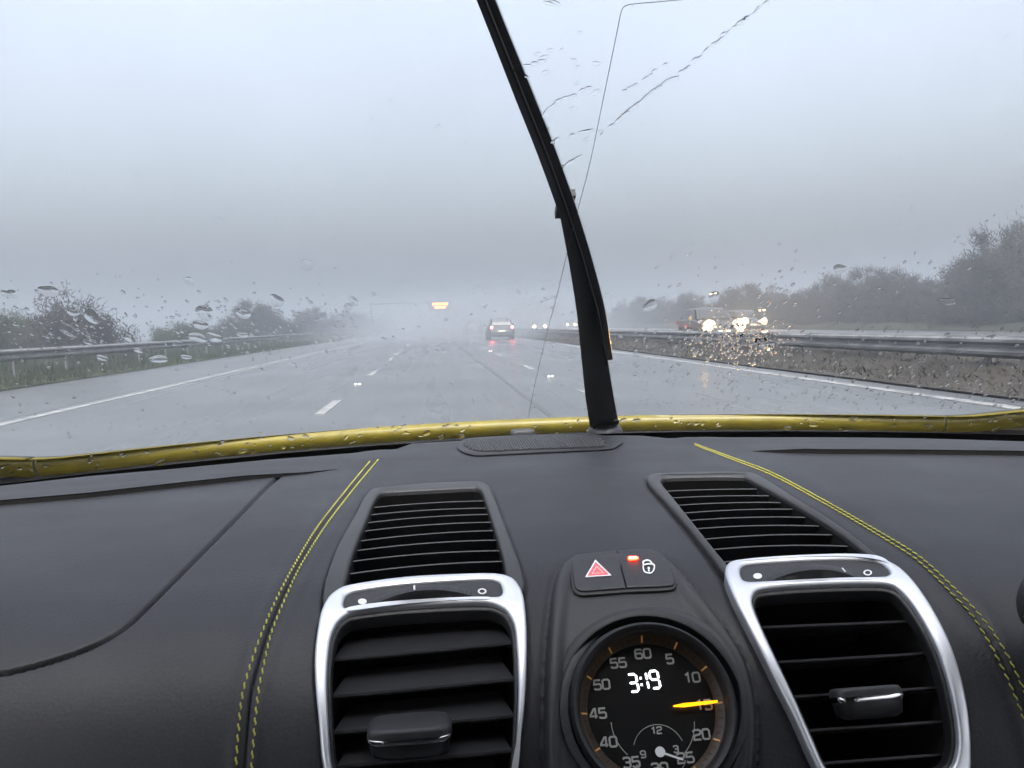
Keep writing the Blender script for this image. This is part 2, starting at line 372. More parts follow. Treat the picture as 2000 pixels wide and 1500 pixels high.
# ------------------------------------------------------------------ trees and scrub
def twig_mesh(name, n, stems, rx, rz, seed, size=1.0, blob=7):
    """bare winter scrub: forked limbs and thousands of fine twigs round their ends"""
    r = np.random.default_rng(seed); b = MB(); tr = MB(); C = []
    for s in range(stems):
        a = r.uniform(0, 6.28); lean = r.uniform(0.15, 0.75)
        p = np.array([r.normal(0, rx * 0.12), r.normal(0, rx * 0.12), -0.2]); d = np.array([math.cos(a) * lean, math.sin(a) * lean, 1.0]); d /= np.linalg.norm(d)
        ln = rz * r.uniform(0.45, 0.75); q = p + d * ln
        tr.tube([p, (p + q) / 2 + r.normal(0, 0.05, 3), q], [0.07 * size, 0.05 * size, 0.03 * size], 6); C.append((q, 1.0))
        for k in range(5):
            t = r.uniform(0.4, 1.0); st = p + (q - p) * t
            d2 = d * 0.6 + r.normal(0, 0.55, 3); d2[2] = abs(d2[2]) * 0.8; e = st + d2 / np.linalg.norm(d2) * ln * r.uniform(0.35, 0.75)
            tr.tube([st, e], [0.035 * size, 0.012 * size], 5); C.append((e, 0.8))
    cs = []
    for c, w in C:
        for _ in range(blob): cs.append(c + r.normal(0, 1, 3) * np.array([rx * 0.22, rx * 0.22, rz * 0.12]))
    cs = np.array(cs); lowm = r.random(len(cs)) < 0.5; cs[lowm, 2] *= r.uniform(0.12, 0.9, lowm.sum()); cs[:, 2] = np.maximum(cs[:, 2], 0.25)
    i = r.integers(0, len(cs), n); P = cs[i] + r.normal(0, 1, (n, 3)) * 0.22 * size
    P[:, 2] = np.abs(P[:, 2])
    D = r.normal(0, 1, (n, 3)); D[:, 2] = np.abs(D[:, 2]) + 0.25; D /= np.linalg.norm(D, axis=1)[:, None]
    ln = r.uniform(0.18, 0.55, n) * size; w = r.uniform(0.010, 0.024, n) * size
    A = np.cross(D, r.normal(0, 1, (n, 3))); A /= np.linalg.norm(A, axis=1)[:, None]; B = np.cross(D, A)
    V = np.empty((n, 4, 3))
    V[:, 0] = P + A * w[:, None]; V[:, 1] = P + (-0.5 * A + 0.87 * B) * w[:, None]; V[:, 2] = P + (-0.5 * A - 0.87 * B) * w[:, None]; V[:, 3] = P + D * ln[:, None]
    base = np.arange(n)[:, None] * 4
    Fc = np.concatenate([base + np.array([[0, 1, 3]]), base + np.array([[1, 2, 3]]), base + np.array([[2, 0, 3]])]).astype(np.int32)
    me = bpy.data.meshes.new(name); me.vertices.add(n * 4); me.vertices.foreach_set('co', V.astype(np.float32).ravel())
    me.loops.add(len(Fc) * 3); me.loops.foreach_set('vertex_index', Fc.ravel()); me.polygons.add(len(Fc))
    me.polygons.foreach_set('loop_start', np.arange(0, len(Fc) * 3, 3, dtype=np.int32)); me.update(calc_edges=True)
    return me, mesh(name + '_limbs', tr.v, tr.f)
VAR = [twig_mesh('crown_a', 20000, 9, 2.2, 3.0, 1, 1.0, 9), twig_mesh('crown_b', 14000, 6, 2.6, 2.6, 2), twig_mesh('crown_c', 22000, 4, 3.0, 6.0, 3, 1.35),
       twig_mesh('crown_d', 20000, 5, 2.6, 4.4, 4, 1.2), twig_mesh('crown_e', 26000, 5, 3.4, 6.5, 5, 1.45)]
for i, (a, b) in enumerate(VAR): a.materials.append(M['twig2'] if i == 1 else M['twig']); b.materials.append(M['bark'])
def tree(name, v, X, Y, z, s, rz, label, cat, group, sx=1.0):
    root = empty(name, (X, Y, z), rz); root.scale = (s * sx, s * sx, s); tag(root, label, cat, group)
    for nm, me in (('crown', VAR[v][0]), ('trunk', VAR[v][1])):
        o = bpy.data.objects.new(nm, me); COL.objects.link(o); o.parent = root
def at_lat(px, X):            # distance at which something X metres from the centre line is seen in picture column px (on the horizon)
    dx, _ = rays(px, 640); return (X - CAM[0]) / dx
gl = 'bare shrubs on the left verge'
tree('shrub', 0, -14.2, at_lat(150, -14.2), 0.1, 0.80, 0.4, 'dense rounded bare shrub standing alone behind the left crash barrier', 'shrub', gl, 1.0)
tree('shrub', 1, -17.5, at_lat(20, -17.5), 0.3, 0.75, 1.9, 'low shrub at the left edge of the view', 'shrub', gl)
for k, (px, X, v, s) in enumerate([(330, -15, 1, 0.62), (375, -16, 1, 0.85), (440, -15.5, 0, 0.85), (505, -16, 3, 1.0), (545, -15, 0, 1.2), (600, -16, 3, 1.0), (640, -15.2, 0, 1.2), (690, -16, 3, 1.25), (720, -15, 0, 1.5), (752, -15.5, 3, 1.3)]):
    tree('shrub', v, X, at_lat(px, X), 0.2, s * 0.78, k * 1.3, ['small low shrub just right of the lone rounded shrub', 'spreading shrub in the gap before the left hedge line', 'shrub starting the left hedge line', 'taller shrub in the left hedge line'][min(k, 3)] if k < 4 else 'bare shrub in the far misty left hedge line', 'shrub', gl)
gr = 'bare trees beyond the opposite carriageway'
for k, (px, X, v, s) in enumerate([(1985, 29.0, 4, 1.12), (1945, 31.0, 2, 0.95), (1905, 28.5, 3, 1.0), (1870, 30, 0, 1.15), (1800, 29, 3, 0.95), (1745, 29.5, 3, 1.15), (1690, 29, 2, 0.98), (1650, 31, 3, 1.25), (1610, 29, 0, 1.3), (1565, 30, 3, 0.95), (1520, 29, 0, 1.35), (1480, 31, 2, 1.0), (1440, 29.5, 3, 1.3), (1400, 30, 0, 1.6), (1350, 30, 3, 1.25), (1300, 30.5, 0, 1.7), (1265, 30, 3, 1.35), (1230, 30, 0, 1.8)]):
    lab = ['tallest bare tree at the right edge of the view', 'tall bare tree just left of the tallest one at the right edge', 'dense bare tree sloping down from the tall right edge trees', 'low bare tree in the dip beside the right edge trees'][k] if k < 4 else ('bare tree in the middle of the row beyond the opposite carriageway' if k < 10 else 'bare tree in the far misty row behind the oncoming cars')
    tree('tree', v, X, at_lat(px, X), 0.2, s * (0.72 if k < 3 else 0.62), k * 2.1, lab, 'tree', gr)
for k, (px, Y) in enumerate([(885, 300), (925, 270), (1010, 290), (1050, 260), (1150, 260)]):
    dx, _ = rays(px, 640)
    tree('tree', [2, 4][k % 2], CAM[0] + dx * Y, Y, 0, 1.3, k * 1.7, 'faint distant tree far ahead in the mist', 'tree', 'faint far trees ahead')
# grass blades on both verges
def grass(name, n, xr, yr, zf, label, hh=(0.08, 0.28), bm_=None):
    X = rng.uniform(*xr, n); Y = yr[0] + (yr[1] - yr[0]) * rng.uniform(0, 1, n) ** 1.6; Z = np.array([zf(a, b) for a, b in zip(X, Y)])
    a = rng.uniform(0, 6.28, n); h = rng.uniform(*hh, n); w = rng.uniform(0.01, 0.025, n)
    P = np.stack([X, Y, Z - 0.01], 1); A = np.stack([np.cos(a), np.sin(a), 0 * a], 1) * w[:, None]
    T = P + np.stack([rng.normal(0, 0.08, n), rng.normal(0, 0.08, n), h], 1)
    V = np.stack([P - A, P + A, T], 1).reshape(-1, 3)
    me = mesh(name, V, np.arange(3 * n).reshape(-1, 3)); o = obj(name, me, bm_ or M['blade']); tag(o, label, 'grass', kind='stuff'); return o
grass('grass', 22000, (-16, -9.35), (12, 75), zv, 'rough wet grass on the left verge')
grass('grass', 9000, (6.45, 9.6), (7, 60), zr, 'sparse dead weeds in the muddy central reservation', (0.03, 0.12), mat('dead_weed', (0.030, 0.027, 0.020), 0.85, spec=0.1, var=0.3, vscale=0.8))

# ------------------------------------------------------------------ vehicles
def car(name, X, Y, rz, paint, label, group, head=0.0, tail=0.0, L_=4.25, Wd=1.78, Hh=1.46, head_r=0.14):
    root = empty(name, (X, Y, 0), rz); tag(root, label, 'car', group)      # nose towards local -Y
    def P(nm, mb, m, sm=40, par=None):
        o = mb.build(nm, m, None, sm); o.parent = par or root; return o
    h = Wd / 2
    st = [(-L_/2, .32, .56, .55*h), (-L_/2+.10, .24, .68, .80*h), (-L_/2+.35, .20, .76, .95*h), (-L_/2+.95, .18, .88, 1.0*h), (-.55, .18, .95, 1.0*h), (.6, .18, .97, 1.0*h), (L_/2-.6, .20, .98, .98*h), (L_/2-.15, .24, .96, .93*h), (L_/2-.02, .32, .90, .82*h), (L_/2, .42, .78, .72*h)]
    b = MB(); Ls = []
    for y, z0, z1, w in st:
        zm = z0 + (z1 - z0) * .55
        Ls.append([(-w*.86, y, z0), (-w*.97, y, z0+.08), (-w, y, zm), (-w*.97, y, z1-.05), (-w*.88, y, z1), (0, y, z1+.03), (w*.88, y, z1), (w*.97, y, z1-.05), (w, y, zm), (w*.97, y, z0+.08), (w*.86, y, z0), (0, y, z0-.01)])
    b.loops(Ls, True, True, True); body = P('body', b, paint)
    # cabin with roof; glass panes stand a little proud of it
    t = [(-.98, .90, .90), (-.42, Hh-.12, .74), (-.15, Hh-.02, .70), (.75, Hh, .69), (1.45, Hh-.06, .68), (L_/2-.22, Hh-.30, .72), (L_/2-.10, .93, .82)]
    b = MB(); b.loops([[(-w*h, y, min(z, .93)), (-w*h, y, z-.04 if z > 1 else z), (-w*h*.9, y, z), (0, y, z+.025), (w*h*.9, y, z), (w*h, y, z-.04 if z > 1 else z), (w*h, y, min(z, .93))] for y, z, w in t], True, True, True)
    P('roof', b, paint)
    g = MCAR['glass']
    P('windscreen', MB().add([(-.78*h, -.93, .96), (.78*h, -.93, .96), (.64*h, -.43, Hh-.11), (-.64*h, -.43, Hh-.11)], [(0, 1, 2, 3)]).add([(-.78*h, -.945, .97), (.78*h, -.945, .97), (.64*h, -.445, Hh-.10), (-.64*h, -.445, Hh-.10)], [(0, 1, 2, 3)]), g, None)
    P('rear_window', MB().add([(-.72*h, L_/2-.085, 1.0), (.72*h, L_/2-.085, 1.0), (.62*h, L_/2-.205, Hh-.28), (-.62*h, L_/2-.205, Hh-.28)], [(3, 2, 1, 0)]), g, None)
    for s in (-1, 1):
        P('side_window', MB().add([(s*.885*h, -.62, .97), (s*.885*h, .35, .97), (s*.745*h, .35, Hh-.09), (s*.765*h, -.25, Hh-.12)], [(0, 1, 2, 3)]), g, None)
        P('side_window', MB().add([(s*.885*h, .42, .97), (s*.875*h, 1.6, .99), (s*.74*h, 1.35, Hh-.10), (s*.745*h, .42, Hh-.09)], [(0, 1, 2, 3)]), g, None)
        P('door_mirror', MB().box((s*(h+.09), -.55, 1.0), (.18, .09, .13)), paint, None)
        hl = P('headlight', MB().box((s*.68*h, -L_/2+.10, .64), (.30, .12, .15)), MCAR['lens'], None)
        c = MB(); c.disc((s*.70*h, -L_/2+.034, .645), (1, 0, 0), (0, 0, 1), head_r, 20); P('bulb', c, MCAR['headlamp'] if head else MCAR['lens'], None, hl)
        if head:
            c = MB(); c.disc((s*.70*h, -L_/2+.030, .645), (1, 0, 0), (0, 0, 1), head_r * 2.1, 24, head_r * 1.02); P('reflector_or_halo', c, MCAR['reflector_or_halo'], None, hl)  # glowing ring wider than the lens, added as a painted glare halo
        tl = P('tail_light', MB().box((s*.78*h, L_/2-.06, .84), (.26, .12, .16)), MCAR['redlens'], None)
        if tail:
            c = MB(); c.disc((s*.78*h, L_/2+.004, .84), (-1, 0, 0), (0, 0, 1), .075, 18); P('bulb', c, MCAR['tail'], None, tl)
        for yy in (-L_/2+.82, L_/2-.80):
            w = MB(); ang = np.linspace(0, 2*math.pi, 24, endpoint=False)
            w.loops([[(s*(h-.17+dx), yy+r*math.cos(a), .32+r*math.sin(a)) for a in ang] for dx, r in ((0, .29), (.02, .32), (.17, .32), (.19, .29), (.19, .21))], True, True, False)
            wh = P('tyre', w, MCAR['rubber'])
            r = MB(); r.disc((s*(h+.012), yy, .32), (0, 1, 0), (0, 0, 1), .21, 20); P('rim', r, MCAR['rim'], None, wh)
    P('grille', MB().box((0, -L_/2+.012, .47), (.9, .06, .14)), MCAR['black'], None)
    P('bumper', MB().box((0, -L_/2+.06, .34), (1.4, .14, .12)).box((0, L_/2-.04, .42), (1.5, .13, .18)), MCAR['black'], None)
    P('number_plate', MB().box((0, -L_/2-.022, .44), (.52, .012, .11)), MCAR['plate'], None)
    P('number_plate', MB().box((0, L_/2+.03, .60), (.52, .012, .11)), MCAR['plate'], None)
    return root
HEAD_E, TAIL_E = 600.0, 90.0
MCAR = dict(glass=mat('car_glass', (0.02, 0.022, 0.025), 0.06, spec=0.6), lens=mat('lamp_lens', (0.6, 0.6, 0.6), 0.1), redlens=mat('red_lens', (0.25, 0.01, 0.01), 0.15),
            headlamp=mat('headlamp_glow', (1, 1, 1), 0.3, emit=(1.0, 0.55, 0.14), estr=HEAD_E), tail=mat('tail_glow', (1, 0.1, 0.1), 0.3, emit=(1.0, 0.06, 0.05), estr=TAIL_E),
            reflector_or_halo=mat('lamp_halo_glow', (0.8, 0.7, 0.5), 0.3, emit=(1.0, 0.50, 0.13), estr=0.95), rubber=mat('tyre_rubber', (0.02, 0.02, 0.02), 0.8), rim=mat('wheel_rim', (0.45, 0.45, 0.46), 0.35, metal=0.8), black=mat('bumper_plastic', (0.02, 0.02, 0.02), 0.6), plate=mat('number_plate', (0.7, 0.68, 0.5), 0.5))
PC = dict(silver=mat('silver_paint', (0.10, 0.104, 0.11), 0.5, metal=0.1, coat=0.1), dark=mat('dark_blue_paint', (0.02, 0.024, 0.03), 0.3, coat=0.5), grey=mat('grey_paint', (0.035, 0.036, 0.038), 0.35, metal=0.2, coat=0.3), white=mat('white_paint', (0.7, 0.7, 0.7), 0.3, coat=0.5))
def place(px, Y): dx, _ = rays(px, 640); return CAM[0] + dx * Y
go = 'oncoming cars with headlights on'; ga = 'cars ahead in the right lane'
car('car', place(1413, 36), 38, 0, PC['grey'], 'nearest oncoming grey car with glaring headlights behind the rain streaked glass', go, head=1)
car('car', place(1472, 58), 60, 0, PC['dark'], 'dark oncoming car half hidden behind the nearest one', go, head=1)
car('car', place(1054, 102), 104, 0, PC['silver'], 'distant oncoming silver car with its pair of lamps left of the wiper', go, head=1)
car('car', place(1116, 135), 137, 0, PC['grey'], 'farthest oncoming car with small dim lamps next to the wiper', go, head=1, head_r=0.08)
car('car', place(980, 60), 62, math.pi, PC['silver'], 'pale car ahead in the right lane with red tail lights on', ga, tail=1, L_=4.3)
car('car', place(928, 88), 90, math.pi, PC['dark'], 'dark car further ahead in the spray beyond the pale one', ga, tail=0)

# ------------------------------------------------------------------ overhead amber message sign on a cantilever
sg = empty('message_sign', (-11.6, 170, 0)); tag(sg, 'amber lit message sign on a cantilever over the misty road ahead', 'road sign')
grey = mat('gantry_steel', (0.05, 0.052, 0.055), 0.8, spec=0.1)
scx, scz = (lambda d: (CAM[0] + d[0] * 170, CAM[2] + d[1] * 170))(rays(860, 598))
def add(nm, mb, m, par=sg):
    o = mb.build(nm, m); o.parent = par; o.matrix_parent_inverse = Matrix.Translation(-Vector(sg.location)); return o
add('post', MB().tube([(-11.6, 170.4, 0), (-11.6, 170.4, scz + 1.2)], [0.14, 0.10], 12), grey)
add('arm', MB().tube([(-11.6, 170.4, scz + 0.8), (scx + 2.2, 170.4, scz + 0.8)], [0.10, 0.06], 10), grey)
pan = add('panel', MB().box((scx, 170, scz), (4.4, 0.35, 1.9)), mat('sign_panel', (0.10, 0.10, 0.10), 0.6))
amb = mat('amber_lamp', (1, 0.5, 0.1), 0.4, emit=(1.0, 0.15, 0.0), estr=22)
for rw, cells in ((0.42, 11), (-0.22, 8)):
    for c in range(cells):
        x = scx + (c - (cells - 1) / 2) * 0.27 ; w = [0.19, 0.15, 0.21][c % 3]
        o = MB().box((x, 169.81, scz + rw), (w, 0.02, 0.44)).build('amber_character', amb); o.parent = pan

# ------------------------------------------------------------------ haze over everything
hm = bpy.data.materials.new('rain_haze'); hm.use_nodes = True; t = hm.node_tree; t.nodes.clear()
pv = t.nodes.new('ShaderNodeVolumePrincipled'); pv.inputs['Color'].default_value = (0.430, 0.478, 0.538, 1); pv.inputs['Density'].default_value = 0.0066; pv.inputs['Anisotropy'].default_value = 0.25
mo = t.nodes.new('ShaderNodeOutputMaterial'); t.links.new(pv.outputs[0], mo.inputs['Volume'])
tag(MB().box((0, 50, 6.5), (1560, 1560, 15.2)).build('haze', hm), 'grey rain haze filling the air', 'haze', kind='stuff')

# ================================================================== the car we sit in
M['dash'] = mat('soft_dash_leather', (0.0088, 0.0089, 0.0114), 0.55, spec=0.34, var=0.22, vscale=650, bump=0.45, bscale=520, bdist=0.0006, detail=2)
def uneven_sheen(m, lo, hi, sc):
    t = m.node_tree; b = t.nodes['Principled BSDF']; co = t.nodes.new('ShaderNodeTexCoord'); n = t.nodes.new('ShaderNodeTexNoise'); n.inputs['Scale'].default_value = sc; n.inputs['Detail'].default_value = 6; r = t.nodes.new('ShaderNodeMapRange')
    r.inputs[1].default_value = 0.3; r.inputs[2].default_value = 0.7; r.inputs[3].default_value = lo; r.inputs[4].default_value = hi
    t.links.new(co.outputs['Object'], n.inputs['Vector']); t.links.new(n.outputs[0], r.inputs[0]); t.links.new(r.outputs[0], b.inputs['Roughness'])
uneven_sheen(M['dash'], 0.46, 0.64, 7)
M['dash2'] = mat('moulded_dash_plastic', (0.020, 0.0204, 0.0225), 0.55, spec=0.4, var=0.15, vscale=700, bump=0.3, bscale=700, bdist=0.0005)
M['pod'] = mat('console_plastic', (0.015, 0.0155, 0.0175), 0.55, spec=0.4, var=0.15, vscale=700, bump=0.3, bscale=700, bdist=0.0005)
M['black'] = mat('black_plastic', (0.012, 0.012, 0.013), 0.5, spec=0.35, bump=0.1, bscale=1500, bdist=0.0004)
M['slat'] = mat('vent_slat_plastic', (0.016, 0.016, 0.018), 0.42, spec=0.4)
M['void'] = mat('vent_duct', (0.006, 0.006, 0.006), 0.8, spec=0.1)
M['alu'] = mat('satin_aluminium', (0.55, 0.56, 0.585), 0.42, metal=0.75, var=0.08, vscale=35, bump=0.08, bscale=900, bdist=0.0003)
uneven_sheen(M['alu'], 0.34, 0.50, 40)
M['chrome'] = mat('chrome_edge', (0.75, 0.75, 0.77), 0.15, metal=1.0)
M['thread'] = mat('yellow_thread', (0.29, 0.28, 0.055), 0.8, spec=0.2, var=0.12, vscale=300)
M['print'] = mat('grey_print', (0.55, 0.56, 0.58), 0.6)
M['rubber'] = mat('wiper_rubber', (0.012, 0.012, 0.013), 0.6, spec=0.3)
M['wiper'] = mat('wiper_black_metal', (0.014, 0.014, 0.016), 0.3, spec=0.5, bump=0.1, bscale=60, bdist=0.001)
M['yellow'] = mat('wet_yellow_paint', (0.112, 0.090, 0.008), 0.45, spec=0.35, coat=0.15, crough=0.15, var=0.15, vscale=30, bump=0.15, bscale=70, bdist=0.002)
M['lining'] = mat('cabin_lining', (0.05, 0.05, 0.052), 0.9, spec=0.1, var=0.1, vscale=30)

# picture measurements of the dashboard's outlines (2000 px wide photograph)
REAR = [(-300, 985), (0, 949), (173, 930), (347, 915), (520, 898), (700, 884), (775, 877), (805, 866), (910, 860), (1000, 854), (1150, 851), (1210, 850), (1255, 851), (1304, 856), (1450, 854), (1600, 854), (1800, 856), (2000, 862), (2300, 880)]
SEAM = catmull([(545, 930), (533, 939), (433, 1041), (368, 1106), (303, 1171), (243, 1227), (173, 1266), (87, 1296), (0, 1317), (-250, 1345)], 10, False)
SLOT_L = [(-300, 1013), (0, 986), (173, 971), (347, 951), (533, 931), (600, 924), (660, 915)]
SLOT_R = [(1440, 881), (1520, 883), (1600, 885), (1800, 886), (2000, 889), (2300, 898)]
ST = {'L1': [(723, 902), (677, 958), (617, 1036), (573, 1110), (539, 1175), (513, 1236), (487, 1309), (472, 1370), (461, 1500), (456, 1620)],
      'L2': [(739, 899), (690, 958), (634, 1032), (586, 1110), (556, 1175), (530, 1240), (515, 1305), (504, 1361), (492, 1500), (488, 1620)],
      'R1': [(1356, 868), (1430, 895), (1510, 926), (1618, 984), (1705, 1034), (1792, 1087), (1857, 1145), (1922, 1214), (1965, 1279), (2000, 1353), (2040, 1460)],
      'R2': [(1357, 871), (1430, 899), (1510, 931), (1618, 990), (1705, 1041), (1792, 1097), (1857, 1160), (1900, 1207), (1943, 1279), (1978, 1353), (2000, 1412), (2022, 1500)]}
ST = {k: catmull(v, 10, False) for k, v in ST.items()}
def mid(a, b): return (resample(a, 90) + resample(b, 90)) / 2
UVL_O = catmull([(632, 1192), (636, 1145), (660, 1075), (700, 1002), (712, 978), (728, 962), (760, 957), (833, 950), (900, 947), (938, 947), (956, 957), (968, 985), (996, 1058), (1020, 1127), (1020, 1165), (960, 1172), (800, 1186), (650, 1205)], 8)
UVL_I = catmull([(668, 1182), (672, 1160), (690, 1090), (718, 1018), (734, 981), (748, 969), (835, 963), (928, 959), (941, 966), (955, 1005), (978, 1080), (988, 1130), (984, 1160), (820, 1172)], 8)
UVR_O = catmull([(1412, 1127), (1393, 1101), (1350, 1045), (1302, 989), (1267, 950), (1264, 938), (1276, 931), (1380, 928), (1467, 929), (1492, 940), (1553, 980), (1640, 1036), (1709, 1090), (1745, 1122), (1735, 1136), (1640, 1140), (1560, 1143), (1440, 1148)], 8)
UVR_I = catmull([(1440, 1128), (1410, 1100), (1363, 1041), (1315, 980), (1291, 949), (1298, 940), (1380, 937), (1452, 938), (1472, 947), (1553, 993), (1640, 1049), (1700, 1100), (1705, 1124), (1600, 1128)], 8)
SVL_O = catmull([(634, 1500), (625, 1413), (618, 1340), (617, 1290), (622, 1245), (630, 1207), (647, 1178), (677, 1160), (790, 1143), (920, 1136), (976, 1137), (1005, 1148), (1022, 1179), (1028, 1240), (1027, 1327), (1020, 1413), (1005, 1500), (985, 1590), (940, 1625), (720, 1640), (668, 1610)], 8)
SVL_I = catmull([(651, 1500), (643, 1413), (641, 1327), (647, 1266), (660, 1232), (686, 1212), (790, 1199), (950, 1192), (985, 1204), (1003, 1233), (1009, 1283), (1011, 1370), (1003, 1500), (985, 1570), (930, 1600), (720, 1612), (680, 1590)], 8)
SVL_S = catmull([(672, 1197), (677, 1180), (695, 1171), (790, 1158), (900, 1150), (959, 1148), (976, 1154), (982, 1173), (974, 1181), (900, 1183), (790, 1191), (685, 1204), (675, 1203)], 8)
SVR_O = catmull([(1584, 1496), (1545, 1409), (1510, 1340), (1467, 1253), (1432, 1184), (1415, 1138), (1419, 1118), (1440, 1109), (1553, 1100), (1662, 1099), (1718, 1106), (1753, 1123), (1783, 1153), (1813, 1197), (1844, 1257), (1865, 1318), (1880, 1392), (1885, 1465), (1880, 1540), (1850, 1600), (1690, 1620), (1640, 1600)], 8)
SVR_I = catmull([(1602, 1496), (1579, 1446), (1545, 1370), (1510, 1296), (1480, 1231), (1466, 1190), (1475, 1169), (1510, 1162), (1600, 1156), (1705, 1154), (1745, 1160), (1770, 1184), (1796, 1223), (1826, 1283), (1846, 1348), (1858, 1413), (1860, 1462), (1846, 1500), (1800, 1515), (1630, 1530)], 8)
SVR_S = catmull([(1444, 1134), (1449, 1122), (1467, 1117), (1553, 1111), (1640, 1108), (1700, 1110), (1722, 1117), (1735, 1134), (1726, 1141), (1640, 1143), (1553, 1147), (1467, 1152), (1450, 1149)], 8)
POD = catmull([(1060, 1520), (1059, 1380), (1065, 1250), (1075, 1160), (1086, 1118), (1100, 1099), (1130, 1090), (1210, 1084), (1270, 1084), (1302, 1092), (1323, 1110), (1362, 1155), (1420, 1228), (1457, 1290), (1476, 1360), (1480, 1440), (1470, 1540), (1440, 1680), (1080, 1680)], 8)
SW_O = catmull([(1117, 1128), (1119, 1112), (1127, 1103), (1207, 1094), (1268, 1092), (1290, 1101), (1306, 1122), (1317, 1150), (1312, 1162), (1222, 1167), (1136, 1173), (1122, 1165)], 8)
CLK_C = (1272, 1385)

# dashboard sheet: a fine grid whose grooves, slot and raised pod are real relief, split into its panels
xs = np.concatenate([np.linspace(-0.64, -0.56, 20, endpoint=False), np.linspace(-0.56, -0.13, 520, endpoint=False), np.linspace(-0.13, 0.52, 460, endpoint=False), np.linspace(0.52, 0.62, 24)])
_rp = hitD(np.array([p[0] for p in REAR]), np.array([p[1] for p in REAR])); _o = np.argsort(_rp[:, 0])
yrear = np.interp(xs, _rp[_o, 0], _rp[_o, 1])
qf = 0.325 / 0.385
_q = _gh / _gy; _qi = np.argsort(_q)
NR = 330
vv = np.linspace(0, 1, NR) ** 1.0
qr = hD(yrear) / yrear
Q = qr[None, :] + vv[:, None] * (qf - qr[None, :])
YY = np.interp(Q, _q[_qi], _gy[_qi]); XX = np.broadcast_to(xs[None, :], YY.shape)
PP = np.stack([XX, YY, CAM[2] - hD(YY)], -1); PX, PYY = project(PP)
disp = np.zeros(YY.shape)
def groove(line, half, depth, soft=1.0):
    d = dist_line(line, PX, PYY); return depth * np.exp(-(np.maximum(0, d - half * 0.35) / (half * 0.65 * soft)) ** 2)
disp -= groove(SEAM, 3.2, 0.0034)
def behind(slot, taper):      # the strip behind a demister slot stands a few millimetres higher and falls back to the glass
    sy = np.interp(PX, [p[0] for p in slot], [p[1] for p in slot]); ry = np.interp(PX, [p[0] for p in REAR], [p[1] for p in REAR])
    return np.where(PYY < sy - 3, 0.0036 * np.clip((PYY - ry) / np.maximum(sy - ry, 1), 0, 1), 0) * taper
disp += behind(SLOT_L, np.clip((660 - PX) / 180, 0, 1)) + behind(SLOT_R, np.clip((PX - 1440) / 130, 0, 1))
SL, SR = mid(ST['L1'], ST['L2']), mid(ST['R1'], ST['R2'])
disp -= groove(SL, 2.4, 0.0014) + groove(SR, 2.2, 0.0012)
for s in (SL, SR):                                   # leather rolls gently into the seam
    disp += 0.0010 * np.exp(-((dist_line(s, PX, PYY) - 20) / 14.0) ** 2)
pin = inside(POD, PX, PYY); pd = dist_line(POD, PX, PYY, True)
disp += np.where(pin, 0.0065 * smoothstep(pd / 17.0), 0) - 0.0012 * np.exp(-(pd / 5.0) ** 2)
for lo in (UVL_O, UVR_O, SVL_O, SVR_O): disp -= 0.0016 * np.exp(-(dist_line(lo, PX, PYY, True) / 5.0) ** 2)
# pod face: shallow dish above the clock, under the switches
disp -= np.where(pin, 0.0028 * smoothstep((pd - 22) / 20.0) * smoothstep((PYY - 1085) / 40), 0)
PP = PP + nD(YY) * disp[..., None]
lip = PP[0].copy(); lip[:, 2] -= 0.03; lip[:, 1] += 0.004
GR = np.concatenate([lip[None], PP], 0)
cx = (PX[:-1, :-1] + PX[1:, 1:] + PX[:-1, 1:] + PX[1:, :-1]) / 4; cyy = (PYY[:-1, :-1] + PYY[1:, 1:] + PYY[:-1, 1:] + PYY[1:, :-1]) / 4
keep = ~(inside(offset_poly(UVL_O, 8), cx, cyy) | inside(offset_poly(UVR_O, 7), cx, cyy) | inside(offset_poly(SVL_O, 7), cx, cyy) | inside(offset_poly(SVR_O, 7), cx, cyy) | (np.hypot(cx - CLK_C[0] - 4, cyy - CLK_C[1]) < 172))
def under(line, x, y):     # left of / below an open line that runs downwards: compare x with the line at the same y
    p = np.array(line); o = np.argsort(p[:, 1]); return np.interp(y, p[o, 1], p[o, 0])
seam_x = under(SEAM, cx, cyy); left_x = under(SL, cx, cyy); right_x = under(SR, cx, cyy)
slotl = np.interp(cx, [p[0] for p in SLOT_L], [p[1] for p in SLOT_L]); slotr = np.interp(cx, [p[0] for p in SLOT_R], [p[1] for p in SLOT_R])
reg = np.zeros(cx.shape, int)                                      # 0 centre cover
reg[(cx < left_x) & (cyy > 898)] = 1                               # passenger side skin
reg[(reg == 1) & (cx < seam_x) & (cyy > slotl) & (cyy < 1340) & (cyy > 930)] = 2      # airbag cover
reg[(cx > right_x) & (cyy > 868)] = 3                              # driver side skin
reg[(cx < 660) & (cyy < slotl)] = 4                                # demister strips along the glass
reg[(cx > 1440) & (cyy < slotr)] = 5
reg[pin[:-1, :-1]] = 6
dash = empty('dashboard', (0, 0.7, 0.85)); tag(dash, 'charcoal leather dashboard with yellow stitching under the windscreen', 'dashboard')
nc = len(xs)
idx = np.arange(GR.shape[0] * nc).reshape(-1, nc)
